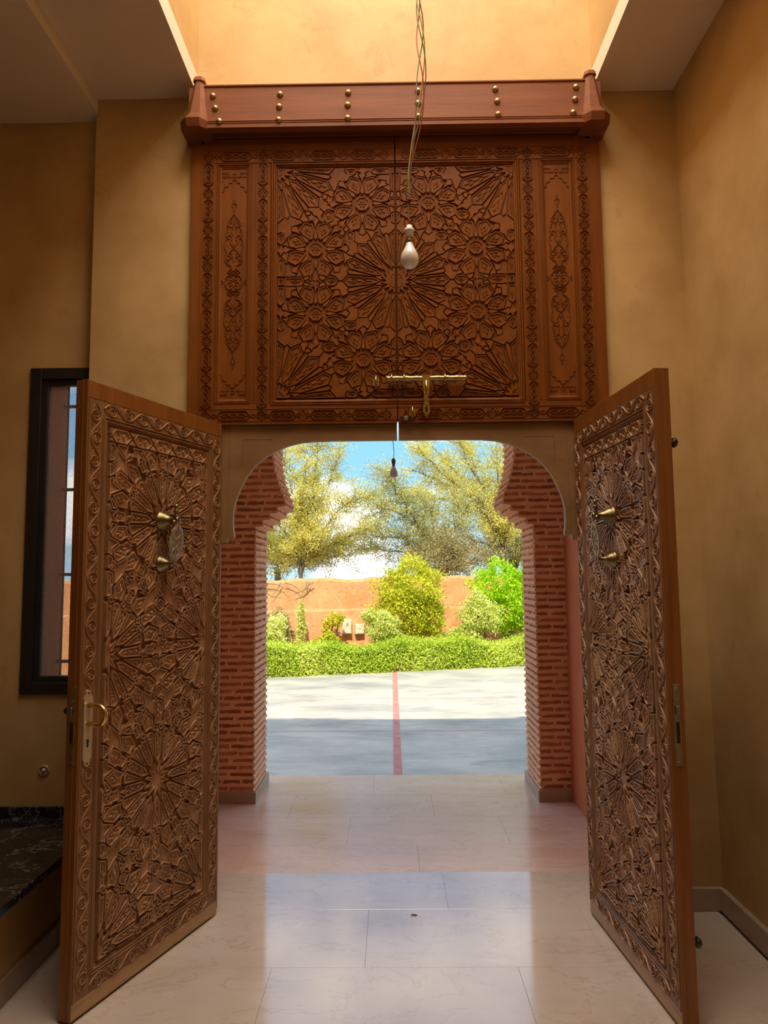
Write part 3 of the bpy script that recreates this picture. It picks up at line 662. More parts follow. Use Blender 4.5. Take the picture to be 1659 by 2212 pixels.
def gate_leaf(sd, label):
    """sd = -1 / +1: leaf on either side of the seam; local frame: seam at x = 0, face at y = 0"""
    lf = tag(empty('gate_leaf', (GX, GY, 0)), label, 'gate', 'leaves of the tall carved gate')
    E_ = 1.002
    def bx(name, m, x0, x1, z0, z1, y0=0., y1=.02, b=.0015):
        a, c = sorted((sd * x0, sd * x1)); return box_obj(name, m, (a, c, y0, y1, z0, z1), lf, b)
    bx('core_panel', 'gate_wood', .004, E_ - .004, 2.228, 3.648, .016, .034)
    bx('stile', 'gate_wood', .872, E_, 2.226, 3.656); bx('stile', 'gate_wood', .84, E_ - .002, .02, 2.226, .012, .034)
    bx('seam_batten', 'gate_wood', -.02, .03, 2.24, 3.64, .034, .044) if sd < 0 else None  # unseen batten added behind the seam to block light from outside
    bx('mullion', 'gate_wood', .608, .704, 2.326, 3.528)
    bx('top_rail', 'gate_wood_h', .0025, .872, 3.528, 3.656); bx('bottom_rail', 'gate_wood_h', .0025, .872, 2.226, 2.326)
    # mouldings round the square (open at the seam) and round the side panel
    pth = [(sd * .0025, 2.317), (sd * .606, 2.317), (sd * .606, 3.539), (sd * .0025, 3.539)]
    vs, fs = moulding(pth if sd > 0 else pth[::-1], face_prof, -1, False); obj('moulding', relief_mesh('moulding', vs, fs, 'gate_wood', -1), lf)
    a, b = sorted((sd * .704, sd * .872)); pth = [(a, 2.326), (b, 2.326), (b, 3.528), (a, 3.528)]
    vs, fs = moulding(pth, side_prof, -1); obj('moulding', relief_mesh('moulding', vs, fs, 'gate_wood', -1), lf)
    bx('side_panel', 'gate_wood', .728, .848, 2.350, 3.504, .008, .018, .001)
    ar = obj('arabesque', ARAB, lf); ar.location = (sd * .788, .0082, GZ)
    # thin beads beside the bands
    for (x0, x1, z0, z1) in ((.8745, .878, 2.226, 3.656), (.948, .951, 2.226, 3.656), (.6805, .684, 2.33, 3.525), (.610, .613, 2.33, 3.525)): bx('bead', 'gate_wood', x0, x1, z0, z1, -.0025, .001, .0008)
    for (z0, z1) in ((3.595, 3.599), (3.531, 3.534), (2.299, 2.302), (2.240, 2.243)): bx('bead', 'gate_wood_h', .0025, .948, z0, z1, -.0025, .001, .0008)
    band(lf, 'v', sd * .913, 2.27, 3.565, 0, 0); band(lf, 'v', sd * .646, 2.27, 3.565, 0, 0)
    if sd < 0: band(lf, 'u', 3.565, -.646, -.054, 0, 0); band(lf, 'u', 2.27, -.646, -.054, 0, 0)
    else: band(lf, 'u', 3.565, .054, .646, 0, 0); band(lf, 'u', 2.27, .054, .646, 0, 0)
    for z in (3.565, 2.27):
        c = obj('cartouche', CART, lf); c.location = (sd * .78, -.0005, z); c.scale = (1.25, 1, 1)
    # star marquetry: every piece an object
    x0, x1 = (-GH, -.0035) if sd < 0 else (.0035, GH)
    for (poly, ang, mo, pname) in GP:
        pl = [(x * GH, y * GH) for (x, y) in poly]
        cp = clip(pl, x0, x1, -GH + .002, GH - .002)
        if len(cp) < 3 or abs(area(cp)) < .9e-4: continue
        if abs(abs(area(cp)) - abs(area(pl))) > 1e-7 and mo in ('spoke', 'leaf', 'flower') and abs(area(cp)) < .7 * abs(area(pl)): mo = 'plain' if mo != 'spoke' else mo
        cx = sum(p[0] for p in cp) / len(cp); cy = sum(p[1] for p in cp) / len(cp)
        loc = [(p[0] - cx, p[1] - cy) for p in cp]
        key = tuple((round(p[0], 4), round(p[1], 4)) for p in loc)
        if key not in gate_cache:
            r = piece(loc, .0016, .0120 if mo == 'boss' else .0095, .0042, .0048, math.radians(ang), 'flower' if mo == 'boss' else mo)
            gate_cache[key] = relief_mesh('carved_piece', *r, 'carve', -1) if r else None
        if gate_cache[key]: o = obj(pname, gate_cache[key], lf); o.location = (cx, .0155, GZ + cy)
    return lf
gl = gate_leaf(-1, 'tall carved cedar gate leaf carrying only a small staple and bolt loop')
gr_ = gate_leaf(1, 'tall carved cedar gate leaf carrying the long brass sliding bolt')
# plain arched boards under the carved panels (one on each leaf)
ARCH = [(650, 957), (622, 964), (596.6, 975), (571, 990.6), (551, 1008), (533, 1031), (520.6, 1055), (510.7, 1080), (505, 1103.6), (504, 1125), (505, 1147), (507.4, 1159.6), (505, 1164), (500, 1165), (491.7, 1161), (490.8, 1172), (482, 1173)]
left = [(px(x, y, 1, 3.345).x - GX, px(x, y, 1, 3.345).z) for (x, y) in ARCH]
left = [(-.004, 2.149), (-.30, 2.149), (-.40, 2.147)] + left[0:] + [(-.85, left[-1][1]), (-.85, 2.236), (-.004, 2.236)]
for lf, sd in ((gl, 1), (gr_, -1)):
    pts = [(sd * x, z) for (x, z) in left]
    MB().prism(pts if sd < 0 else pts[::-1], .024, .054, 'y').build('arch_board', 'arch_wood', lf)
    # raised mitred facing strips on the arched board
    for (dx, dz) in ((0, 0), (.062, .062)):
        pth = [(-.802 + dx, 1.72 + dx * 2.4), (-.802 + dx, 2.222 - dz), (-.02, 2.222 - dz)]
        if dx: pth[2] = (-.60, 2.222 - dz); pth[0] = (-.802 + dx, 2.02)
        vs, fs = [], []; ribbon(vs, fs, [(sd * x, z) for (x, z) in pth], .005, .0018); o = obj('mitre_bead', relief_mesh('mitre_bead', vs, fs, 'arch_wood', -1), lf); o.location = (0, .0242, 0)
# bolt and staples
def lozenge_plate(par, x, z, w_, h, loop=True, m='brass', hole=True):
    e = obj('staple', MB().prism([(0, -h), (-.3 * w_, -.86 * h), (-.35 * w_, -.62 * h), (-w_, -.28 * h), (-.8 * w_, 0), (-w_, .28 * h), (-.35 * w_, .62 * h), (-.3 * w_, .86 * h), (0, h), (.3 * w_, .86 * h), (.35 * w_, .62 * h), (w_, .28 * h), (.8 * w_, 0), (w_, -.28 * h), (.35 * w_, -.62 * h), (.3 * w_, -.86 * h)], -.010, -.001, 'y').mesh('staple', m), par)
    e.location = (x, 0, z)
    if loop: obj('loop', MB().tube([(0, -.008 - .020 * math.sin(t), .026 * -math.cos(t)) for t in [PI * i / 8 for i in range(9)]], .0055, 8).mesh('loop', 'old_brass', True), e)
    for s in (-1, 1): obj('rivet', MB().lathe([(.0035, 0), (.003, .002), (.001, .003)], (0, -.010, s * h * .78), (0, -1, 0), 8).mesh('rivet', 'dark_metal'), e)
    return e
def gp(x, y): q = px(x, y, 1, GY - .02); return q.x - GX, q.z
bz = gp(920, 818)[1]
x, z = gp(812, 824); lozenge_plate(gl, x, z, .017, .037)
x, z = gp(846, 821); lozenge_plate(gl, x, bz, .013, .036, False)
rod = MB(); xa, xb = gp(834, 818)[0], gp(1008, 818)[0]
prof = []; n = 40
for i in range(n + 1):
    t = i / n; r_ = .0125 + (.0022 if i % 5 == 0 else 0) + (.001 if i % 5 == 1 else 0); prof.append((r_, (xb - xa) * t))
rod.lathe([(.009, -.002)] + prof + [(.008, xb - xa + .003)], (xa, -.026, bz), (1, 0, 0), 14); br = rod.build('bolt_rod', 'old_brass', gr_, True)
for X in (846, 873, 961):
    x = gp(X, 818)[0]; par = gl if X == 846 else gr_
    if X != 846: lozenge_plate(gr_, x, bz, .013, .038, False)
    MB().tube([(x, -.026 + .017 * math.cos(t), bz + .017 * math.sin(t)) for t in [2 * PI * i / 14 for i in range(15)]], .005, 8).build('bolt_collar', 'brass', par, True)
x = gp(920, 818)[0]; zt, zb = bz + .012, gp(920, 905)[1]
H = zt - zb
out = [(-.019, 0), (-.019, -.10 * H), (-.014, -.30 * H), (-.010, -.52 * H), (-.012, -.68 * H), (-.018, -.80 * H), (-.016, -.86 * H), (0, -1.0 * H), (.016, -.86 * H), (.018, -.80 * H), (.012, -.68 * H), (.010, -.52 * H), (.014, -.30 * H), (.019, -.10 * H), (.019, 0)]
hp = obj('hasp', MB().prism(out, -.044, -.038, 'y').mesh('hasp', 'brass'), gr_); hp.location = (x, 0, zt)
obj('slot_shade', MB().prism([(0.006 * math.cos(t), -.79 * H + .017 * math.sin(t)) for t in [2 * PI * i / 12 for i in range(12)]], -.0448, -.043, 'y').mesh('slot_shade', 'dark_metal'), hp)  # dark inlay on the hasp, colouring in the shade of its hole
obj('ridge', MB().tube([(0, -.045, -.14 * H), (0, -.046, -.3 * H), (0, -.045, -.6 * H)], [.007, .0055, .004], 8).mesh('ridge', 'brass', True), hp)
x, z = gp(891, 890); lozenge_plate(gr_, x, z, .017, .036)
x, z = gp(876, 902)
lb = obj('latch_bracket', MB().bbox(-.022, .022, -.008, 0, -.010, .010, .002).mesh('latch_bracket', 'dark_metal'), gr_); lb.location = (x, 0, z)
obj('latch_block', MB().bbox(-.008, .012, -.018, -.006, -.008, .008, .002).mesh('latch_block', 'steel_plate'), lb)
# ------------------------------------------------------------------ studded lintel over the gate
BF = GY - .095                                  # front of the lintel
zt_, zb_ = px(605, 186, 1, BF).z, px(605, 276, 1, BF).z
lt = tag(empty('studded_lintel', (GX, GY, zb_)), 'heavy studded wooden lintel with two corbel ends above the carved gate', 'lintel'); LH = zt_ - zb_
MB().prism([(-.098, .004), (-.092, LH), (.034, LH), (.034, .034), (-.07, -.004)], -.99, .99, 'x').build('beam', 'beam_wood', lt)
MB().bbox(-.97, .97, -.099, .034, LH, LH + .013, .004).build('top_moulding', 'beam_wood', lt)
for z in (.024, .034): MB().bbox(-.93, .93, -.1005, -.09, z, z + .005, .002).build('bead', 'beam_wood', lt)
MB().box(-.99, .99, -.015, .034, .012, .030).build('pivot_strip', 'beam_wood', lt)
for sd in (-1, 1):
    def ring(z, x0, x1, yf, ch): return [(sd * x0, .034, z), (sd * x0, yf + ch, z), (sd * (x0 + ch), yf, z), (sd * (x1 - ch), yf, z), (sd * x1, yf + ch, z), (sd * x1, .034, z)]
    lv = [ring(-.008, .925, 1.020, -.055, .030), ring(.000, .895, 1.028, -.120, .034), ring(.034, .895, 1.028, -.136, .034), ring(.062, .90, .998, -.130, .026), ring(LH + .018, .918, .962, -.112, .013), ring(LH + .024, .912, .968, -.118, .013), ring(LH + .042, .914, .966, -.116, .013), ring(LH + .048, .922, .958, -.106, .010)]
    vs = [p for r_ in lv for p in r_]; fs = []
    for i in range(len(lv) - 1):
        for k in range(6): q = (i * 6 + k, i * 6 + (k + 1) % 6, (i + 1) * 6 + (k + 1) % 6, (i + 1) * 6 + k); fs.append(q if sd > 0 else q[::-1])
    fs += [tuple(range(5, -1, -1)), tuple(range(len(vs) - 6, len(vs)))]
    MB().add(vs, fs).build('corbel', 'beam_wood', lt)
    MB().tube([(sd * .945, .01, -.016), (sd * .945, .01, .02)], .016, 10).build('pivot', 'dark_metal', lt)
stud = MB().lathe([(.0155, 0), (.0150, .004), (.012, .010), (.006, .0145), (.001, .0155)], (0, 0, 0), (0, -1, 0), 16).mesh('stud', 'old_brass', True)
for col in ((460, 465, 474), (605, 603, 602), (752, 751, 751), (903, 903, 903), (1070, 1074, 1076), (1244, 1242, 1238)):
    for (X, Y) in zip(col, (204, 231, 260)):
        q = px(X, Y - .025 * (X - 605), 1, BF); dz = q.z - zb_; o = obj('stud', stud, lt); o.location = (q.x - GX, -.0985 + .006 * dz / LH, dz)
# ================================================================== WICKET DOORS
WW, WH, WT = .845, 2.23, .054
PU0, PU1, PV0, PV1 = .112, .728, .150, 2.078
ST1 = 1.74; LD = .60
def wicket_pattern():
    out = []; cu = .42
    cents = [(cu, ST1), (cu - LD / 2, ST1 - LD * .866), (cu + LD / 2, ST1 - LD * .866), (cu, ST1 - LD * 1.732), (cu - LD / 2, ST1 - LD * 2.598), (cu + LD / 2, ST1 - LD * 2.598), (cu - LD / 2, ST1 + LD * .866), (cu + LD / 2, ST1 + LD * .866), (cu, ST1 - LD * 3.464), (cu - LD, ST1), (cu + LD, ST1), (cu - LD, ST1 - LD * 1.732), (cu + LD, ST1 - LD * 1.732)]
    def add(key, p, c, th, mo): out.append((key, p, c, th, mo))
    for c in cents:
        add('core', star_poly(12, .078, .042, 15), c, 0, 'plain')
        for k in range(12):
            th = 30 * k
            add('spoke', [(.058, 0), P(.092, -11.5), P(.192, -7.3), P(.186, -3.2), (.207, 0), P(.186, 3.2), P(.192, 7.3), P(.092, 11.5)], c, th, 'spoke')
            add('wedge', [(.092, 0), P(.193, -7.2), (.203, 0), P(.193, 7.2)], c, th + 15, 'hatch')
            add('house', [P(.206, 6.7), P(.209, 0), P(.206, -6.7), P(.256, -7.6), (.303, 0), P(.256, 7.6)], c, th + 15, 'leaf')
            if k % 2 == 0: add('short_dart', [(.213, 0), P(.219, -5.8), P(.248, -5.0), P(.258, -7.0), P(.270, -3.4), (.268, 0), P(.270, 3.4), P(.258, 7.0), P(.248, 5.0), P(.219, 5.8)], c, th, 'spoke')
            if k % 2: add('dart', [(.213, 0), P(.219, -5.8), P(.250, -5.0), P(.262, -6.9), P(.308, -5.2), (.316, 0), P(.308, 5.2), P(.262, 6.9), P(.250, 5.0), P(.219, 5.8)], c, th, 'spoke')
            elif k in (0, 2, 4): add('mid_star', star_poly(6, .054, .026, 30), (c[0] + P(LD / 2, th)[0], c[1] + P(LD / 2, th)[1]), th, 'plain')
        for k in (1, 3): q = P(LD / math.sqrt(3), 30 * k); add('hexagon', ngon(6, .029, 30), (c[0] + q[0], c[1] + q[1]), 0, 'flower')
    return out
WP = wicket_pattern(); TOPV = 2.020
_wp = [clip(xf(p, c[0], c[1], th), PU0, PU1, PV0, TOPV) for (k, p, c, th, m) in WP]; _wp = [p if area(p) > 0 else p[::-1] for p in _wp if len(p) > 2]
def _wsnap(p, c): return (.42 if .42 - p[0] < .8 * c else p[0], p[1])
def _wimg(pts, c): return [pts] if abs(c[0] - .42) < 1e-4 else [pts, [(.84 - x, y_) for (x, y_) in pts][::-1]]
WFILL = fill_gaps(_wp, [(PU0 + .004 + .008 * i, PV0 + .004 + .008 * j) for i in range(38) for j in range(233)], (PU0, PU1, PV0, TOPV), .0060, _wsnap, _wimg, [(.42, -1., .42, 4.)], 120)
door_prof = [(0, 0), (.003, .003), (.006, .003), (.008, -.003), (.012, 0), (.017, 0), (.020, -.007), (.025, -.008), (.028, -.012), (.032, -.012)]
def vine_unit():
    vs, fs = [], []; Lu = .166
    ribbon(vs, fs, [(-Lu / 2 + Lu * i / 24, .0235 * math.sin(2 * PI * (i / 24 - .5))) for i in range(25)], .0045, .005)
    for s in (1, -1):
        cx = s * Lu / 4; cy = -s * .004
        cy = -s * .0035; sp = [(cx + s * (.0225 - .013 * t * t) * math.cos(.6 + 8.2 * t), cy + s * (.0225 - .013 * t * t) * math.sin(.6 + 8.2 * t)) for t in [i / 20 for i in range(21)]]
        ribbon(vs, fs, sp, .0042, .0052)
        for k in range(5): a = -1.2 + .5 * k + (0 if s > 0 else PI); lens(vs, fs, cx + .0105 * math.cos(a), cy + .0105 * math.sin(a), .0062, .0019, a, 0, .004, 6)
        for k in range(4): lens(vs, fs, s * (.004 + .009 * k), -s * (.019 - .004 * k), .0055, .0022, -.9 * 1, 0, .0035, 6)
        for k in range(3): lens(vs, fs, s * (.058 + .008 * k), s * (-.018 + .003 * k), .006, .0022, .8, 0, .0035, 6)
    return vs, fs
vine_cache = {}; wcache = {}
def wicket(hinge, free, sgn, label):
    ang = math.atan2(free[1] - hinge[1], free[0] - hinge[0])
    wk = tag(empty('wicket_door', (hinge[0], hinge[1], 0), ang), label, 'door', 'carved wicket doors standing open')
    def bx(name, m, x0, x1, z0, z1, d0, d1, b=.0015):
        a, c = sorted((-sgn * d0, -sgn * d1)); return box_obj(name, m, (x0, x1, a, c, z0, z1), wk, b)
    bx('core_panel', 'wick_wood', .002, WW - .003, .014, WH - .002, .012, WT, .001)
    bx('stile', 'wick_wood', 0, .080, .066, 2.165, 0, .016); bx('stile', 'wick_wood', .760, WW - .003, .066, 2.165, 0, .016)
    bx('bottom_rail', 'wick_rail', 0, WW - .003, .010, .066, 0, .016, .002); bx('top_rail', 'wick_edge', 0, WW - .003, 2.165, WH, -.001, .016, .002)
    bx('lower_frieze', 'wick_wood', .080, .760, .066, .118, 0, .016); bx('upper_frieze', 'wick_wood', .080, .760, 2.110, 2.165, 0, .016)
    bx('edge_board', 'wick_edge', WW - .003, WW, .010, WH, -.001, WT, .001); bx('edge_bead', 'wick_edge', WW - .001, WW + .003, .010, WH, .018, .022, .001)
    pth = [(.080, .118), (.760, .118), (.760, 2.110), (.080, 2.110)]
    vs, fs = moulding(pth, door_prof, sgn); obj('moulding', relief_mesh('moulding', vs, fs, 'wick_wood', sgn), wk)
    for (x0, x1, z0, z1) in ((.006, .010, .066, 2.165), (.071, .075, .125, 2.105), (.765, .769, .125, 2.105), (.832, .837, .066, 2.165)): bx('bead', 'wick_wood', x0, x1, z0, z1, -.003, .001, .0008)
    if sgn not in vine_cache: vine_cache[sgn] = relief_mesh('vine_scroll', *vine_unit(), 'wick_carve', sgn)
    vm = vine_cache[sgn]
    for u in (.0405, .8005):
        n = 12; st = (2.150 - .085) / n
        for i in range(n): o = obj('vine_scroll', vm, wk); o.location = (u, sgn * .0003, .085 + st * (i + .5)); o.rotation_euler = (0, PI / 2, 0); o.scale = (st / .166, 1, 1.05)
    for v in (.0925, 2.1375):
        n = 4; st = (.762 - .078) / n
        for i in range(n): o = obj('vine_scroll', vm, wk); o.location = (.078 + st * (i + .5), sgn * .0003, v); o.scale = (st / .166, 1, .98)
    def put(key, poly, cu, cv, th, mo, pname='carved_piece'):
        ck = (sgn, key)
        if ck not in wcache:
            r = piece(poly, .0020, .0138, .0038, .0062, math.radians(th), mo); wcache[ck] = relief_mesh('carved_piece', *r, 'wick_carve', sgn) if r else None
        if wcache[ck]: o = obj(pname, wcache[ck], wk); o.location = (cu, -sgn * .0122, cv)
    for (key, poly, c, th, mo) in WP:
        pl = xf(poly, c[0], c[1], th); cp = clip(pl, PU0 + .001, PU1 - .001, PV0 + .001, TOPV)
        if len(cp) < 3 or abs(area(cp)) < 1.5e-4: continue
        full = abs(area(cp) - area(pl)) < 1e-7
        cx = sum(p[0] for p in cp) / len(cp); cy = sum(p[1] for p in cp) / len(cp)
        if full: cx, cy = c; loc = [(p[0] - cx, p[1] - cy) for p in pl]; k2 = (key, round(th))
        else: loc = [(p[0] - cx, p[1] - cy) for p in cp]; k2 = tuple((round(a, 4), round(b, 4)) for a, b in loc)
        put(k2, loc, cx, cy, th, mo)
    for pl in WFILL:
        cx = sum(p[0] for p in pl) / len(pl); cy = sum(p[1] for p in pl) / len(pl); loc = [(p[0] - cx, p[1] - cy) for p in pl]
        put(('f',) + tuple((round(a, 4), round(b, 4)) for a, b in loc), loc, cx, cy, 0, 'plain', 'infill_piece')
    # row of quatrefoil lozenges along the top of the panel
    n = 5; st = (PU1 - PU0 - .004) / n
    for i in range(n):
        h_ = (PV1 - TOPV) / 2; put('top_hex', [(-st * .48, 0), (-st * .26, -h_), (st * .26, -h_), (st * .48, 0), (st * .26, h_), (-st * .26, h_)], PU0 + .002 + st * (i + .5), (PV1 + TOPV) / 2, 0, 'quatre')
    for i in range(n + 1):
        h_ = (PV1 - TOPV) / 2 - .001
        for s in (1, -1):
            x = PU0 + .002 + st * i; tri = [(-st * .2, s * h_), (st * .2, s * h_), (0, s * .003)]
            cp = clip([(x + a, b) for a, b in (tri if s < 0 else tri)], PU0 + .001, PU1 - .001, -1, 1)
            if len(cp) > 2: put(('tt', i, s), [(a - x, b) for a, b in cp], x, (PV1 + TOPV) / 2, 0, 'flat')
    # knocker: boss with finial, pierced pendant, striking boss
    H = lambda d: sgn * d
    kn = obj('knocker', MB().lathe([(.040, -.002), (.040, .004), (.034, .008), (.030, .022), (.020, .036), (.014, .050), (.013, .075), (.016, .080), (.010, .086)], (0, 0, 0), (0, sgn, 0), 20).mesh('knocker', 'knocker_brass', True), wk); kn.location = (.42, H(.001), ST1)
    obj('finial', MB().lathe([(.010, 0), (.010, .012), (.006, .018), (.011, .026), (.011, .032), (.005, .038), (.009, .046), (.009, .052), (.003, .060)], (0, H(.070), .008), (0, 0, 1), 12).mesh('finial', 'knocker_brass', True), kn)
    obj('pin', MB().tube([(-.022, H(.070), -.008), (.022, H(.070), -.008)], .008, 10).mesh('pin', 'knocker_brass', True), kn)
    vs, fs = [], []
    oval = lambda a, b, n, ph=0: [(a * math.cos(t) * (1 + .04 * math.cos(8 * t)), b * math.sin(t) * (1 + .04 * math.cos(8 * t))) for t in [2 * PI * i / n + ph for i in range(n)]]
    for (z, s) in ((.004, 1), (-.004, -1)):
        tmp = []; ft = []; ribbon(tmp, ft, oval(.033, .064, 32), .026, .004, True); ribbon(tmp, ft, oval(.010, .020, 16), .016, .003, True)
        for k in range(8): a = 2 * PI * k / 8; ribbon(tmp, ft, [(.012 * math.cos(a), .024 * math.sin(a)), (.027 * math.cos(a), .053 * math.sin(a))], .010, .003)
        ribbon(tmp, ft, [(0, .062), (0, .092)], .020, .004); ribbon(tmp, ft, [(0, -.062), (0, -.088)], .014, .004)
        o = len(vs); vs += [(x, y, s * hh) for (x, y, hh) in tmp]; fs += [tuple(i + o for i in (f if s > 0 else f[::-1])) for f in ft]
    pn = obj('pendant', relief_mesh('pendant', vs, fs, 'bronze', sgn), kn); pn.location = (0, H(.072), -.095); pn.rotation_euler = (-sgn * .10, 0, 0)
    sk = obj('striker', MB().lathe([(.036, -.002), (.036, .004), (.031, .008), (.028, .018), (.018, .032), (.011, .042), (.012, .052), (.007, .060), (.002, .062)], (0, 0, 0), (0, sgn, 0), 20).mesh('striker', 'knocker_brass', True), wk); sk.location = (.42, H(.001), 1.562)
    return wk, bx
wl, bxl = wicket((-.800, 3.315), (-1.100, 2.530), 1, 'open carved wicket door with a brass pull handle and keyhole plate')
wr, bxr = wicket((.868, 3.315), (.937, 2.475), -1, 'open carved wicket door with bolt knobs and no pull handle')
# pull handle and long plate (one door only)
hp2 = obj('handle_plate', MB().prism([(-.020, -.105), (-.012, -.118), (-.012, -.128), (0, -.135), (.012, -.128), (.012, -.118), (.020, -.105), (.020, .105), (.012, .118), (.012, .128), (0, .135), (-.012, .128), (-.012, .118), (-.020, .105)], .001, .007, 'y').mesh('handle_plate', 'plate_brass'), wl); hp2.location = (.806, 0, .977)
hd = obj('handle', MB().tube([(0, .004, .080), (0, .050, .080)] + [(0, .050 + .033 * math.sin(t), .047 + .033 * math.cos(t)) for t in [PI * i / 10 for i in range(1, 10)]] + [(0, .050, .014), (0, .004, .014)], .0088, 12).mesh('handle', 'brass', True), hp2)
obj('keyhole', MB().prism([(.006 * math.cos(t), -.044 + .006 * math.sin(t)) for t in [i * PI / 6 for i in range(-1, 8)]] + [(-.0035, -.066), (.0035, -.066)], .0068, .0078, 'y').mesh('keyhole', 'dark_metal'), hp2)  # dark inlay for the lock steel and the shade inside the hole
for z in (.122, -.122): obj('screw', MB().lathe([(.004, 0), (.003, .002)], (0, .007, z), (0, 1, 0), 8).mesh('screw', 'dark_metal'), hp2)
def lockplate(wk, sgn, z0, z1, m):
    a, c = sorted((-sgn * .014, -sgn * .040)); lp = box_obj('lock_plate', m, (WW - .001, WW + .0035, a, c, z0, z1), wk, .001)
    mid = (a + c) / 2; zm = (z0 + z1) / 2
    box_obj('latch', 'steel_plate', (WW + .002, WW + .013, mid - .007, mid + .007, zm + .035, zm + .065), lp, .002)
    box_obj('deadbolt_slot_shade', 'dark_metal', (WW + .002, WW + .0042, mid - .006, mid + .006, zm - .060, zm + .010), lp)  # dark plate in place of the recess: bolt steel and painted shade
    for z in (z0 + .012, z1 - .012, zm + .085): MB().lathe([(.004, 0), (.002, .0015)], (WW + .0033, mid, z), (1, 0, 0), 8).build('screw', 'steel_plate', lp)
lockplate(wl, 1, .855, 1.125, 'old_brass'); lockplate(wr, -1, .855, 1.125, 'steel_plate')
for (wk, sgn, zz, r_) in ((wl, 1, (1.035,), .013), (wr, -1, (1.965, .275), .017)):
    for z in zz: MB().lathe([(.007, 0), (.006, .010), (r_, .016), (r_ * 1.08, .022), (r_ * .7, .030), (.002, .033)], (WW - .022, -sgn * (WT - .002), z), (0, -sgn, 0), 14).build('bolt_knob', 'dark_metal', wk, True)
# ================================================================== HANGING BULBS
def bulb_lamp(label, base, s, wires, sockm):
    """base = point where the flex enters the socket"""
    lp = tag(empty('hanging_bulb', base), label, 'light bulb')
    MB().lathe([(.006, .004), (.010, .002), (.0105, -.008), (.016, -.010), (.0165, -.018), (.0145, -.021), (.0145, -.037), (.012, -.039)], (0, 0, 0), (0, 0, 1), 16).build('socket', sockm, lp, True)
    MB().lathe([(.0115, -.037), (.0118, -.043), (.0110, -.046), (.0118, -.049), (.0112, -.060), (.010, -.061)], (0, 0, 0), (0, 0, 1), 16).build('bulb_cap', 'old_brass', lp, True)
    prof = [(.0105, -.058), (.0125, -.066), (.0175, -.078), (.0235, -.089), (.0285, -.101), (.0308, -.113), (.0308, -.121), (.0285, -.132), (.0235, -.140), (.016, -.1455), (.008, -.148), (.001, -.1485)]
    MB().lathe(prof, (0, 0, 0), (0, 0, 1), 24).build('globe', 'bulb', lp, True)
    for o in lp.children: o.scale = (s, s, s)
    for (m, r_, pts) in wires: MB().tube([(p[0] - base[0], p[1] - base[1], p[2] - base[2]) for p in pts], r_, 6).build('wire', m, lp, True)
    return lp
BY = 2.32
b0 = px(884, 489, 1, BY); top = px(903, -20, 1, BY); kb = px(884, 432, 1, BY); kt = px(882, 405, 1, BY)
W_ = []
for i, (m, ph) in enumerate((('wire_red', 0.), ('wire_green', 1.7), ('wire_yellow', 3.1), ('wire_grey', 4.5))):
    pts = [(top.x + .006 * math.cos(ph), BY + .006 * math.sin(ph), 5.40)]
    for k in range(41):
        t = k / 40; q = top.lerp(kt, t); q.x += .030 * math.sin(PI * min(1, t * 1.05)) ** 1.5; amp = .005 + .014 * math.sin(PI * min(1, t * 1.15)) * (1 if i in (0, 3) else .5)
        a = ph + t * 9 + .8 * math.sin(5 * t); pts.append((q.x + amp * math.cos(a), BY + amp * math.sin(a), q.z))
    pts.append((kb.x + .003 * math.cos(ph), BY + .003 * math.sin(ph), kb.z + .02))
    if i < 2:
        for k in range(1, 6): t = k / 5; pts.append((kb.x + (b0.x - kb.x) * t + .003 * math.cos(ph + t * 4), BY + .003 * math.sin(ph + 4 * t), kb.z + (b0.z + .003 - kb.z) * t))
    W_.append((m, .0020, pts))
for j, m in enumerate(('wire_red', 'wire_yellow', 'wire_green', 'wire_red')):        # the wound knot
    W_.append((m, .0016, [(kb.x + (.011 + .003 * math.sin(3 * k + j)) * math.cos(k * .62 + j), BY + (.010) * math.sin(k * .62 + j), kt.z - .006 + (kb.z - kt.z) * (k / 40) * (.9) + .004 * math.sin(k * 1.3 + j)) for k in range(41)]))
bulb_lamp('bare frosted bulb on tangled coloured wires under the roof-light', (b0.x, BY, b0.z), 1.0, W_, 'white_socket')
PY = 4.55; b1 = px(850, 991, 1, PY)
W2 = [('wire_grey', .0022, [(b1.x + .004 * math.sin(k * 1.4), PY + .004 * math.cos(k * 1.1), b1.z + .002 + (3.445 - b1.z) * k / 30) for k in range(31)])]
bulb_lamp('bare white bulb on a dark flex hanging in the porch', (b1.x, PY, b1.z), .85, W2, 'bark')
# ================================================================== PLANTING AND WALL BEYOND THE COURT
def leaves(name, m, pos, size, parent=None, rng=None, up=.25, asp=.55):
    n = len(pos); rng = rng or np.random.default_rng(1)
    d = rng.normal(size=(n, 3)); d /= np.linalg.norm(d, axis=1)[:, None]
    nn = rng.normal(size=(n, 3)); nn[:, 2] += up * 4; s = np.cross(d, nn); s /= (np.linalg.norm(s, axis=1)[:, None] + 1e-9)
    sz = (size * rng.uniform(.6, 1.3, n))[:, None]
    v = np.stack([pos - d * sz * .5, pos + s * sz * asp * .5, pos + d * sz * .5, pos - s * sz * asp * .5], 1).reshape(-1, 3)
    me = bpy.data.meshes.new(name); me.vertices.add(4 * n); me.vertices.foreach_set('co', v.astype('f4').ravel())
    me.loops.add(4 * n); me.loops.foreach_set('vertex_index', np.arange(4 * n, dtype='i4')); me.polygons.add(n)
    me.polygons.foreach_set('loop_start', np.arange(0, 4 * n, 4, dtype='i4')); me.polygons.foreach_set('loop_total', np.full(n, 4, 'i4'))
    me.materials.append(M[m]); me.update(calc_edges=True); o = obj(name, me, parent); o['kind'] = 'stuff'; return o
def yw(x): return HEDGE0 + SL * x             # line of the hedge foot
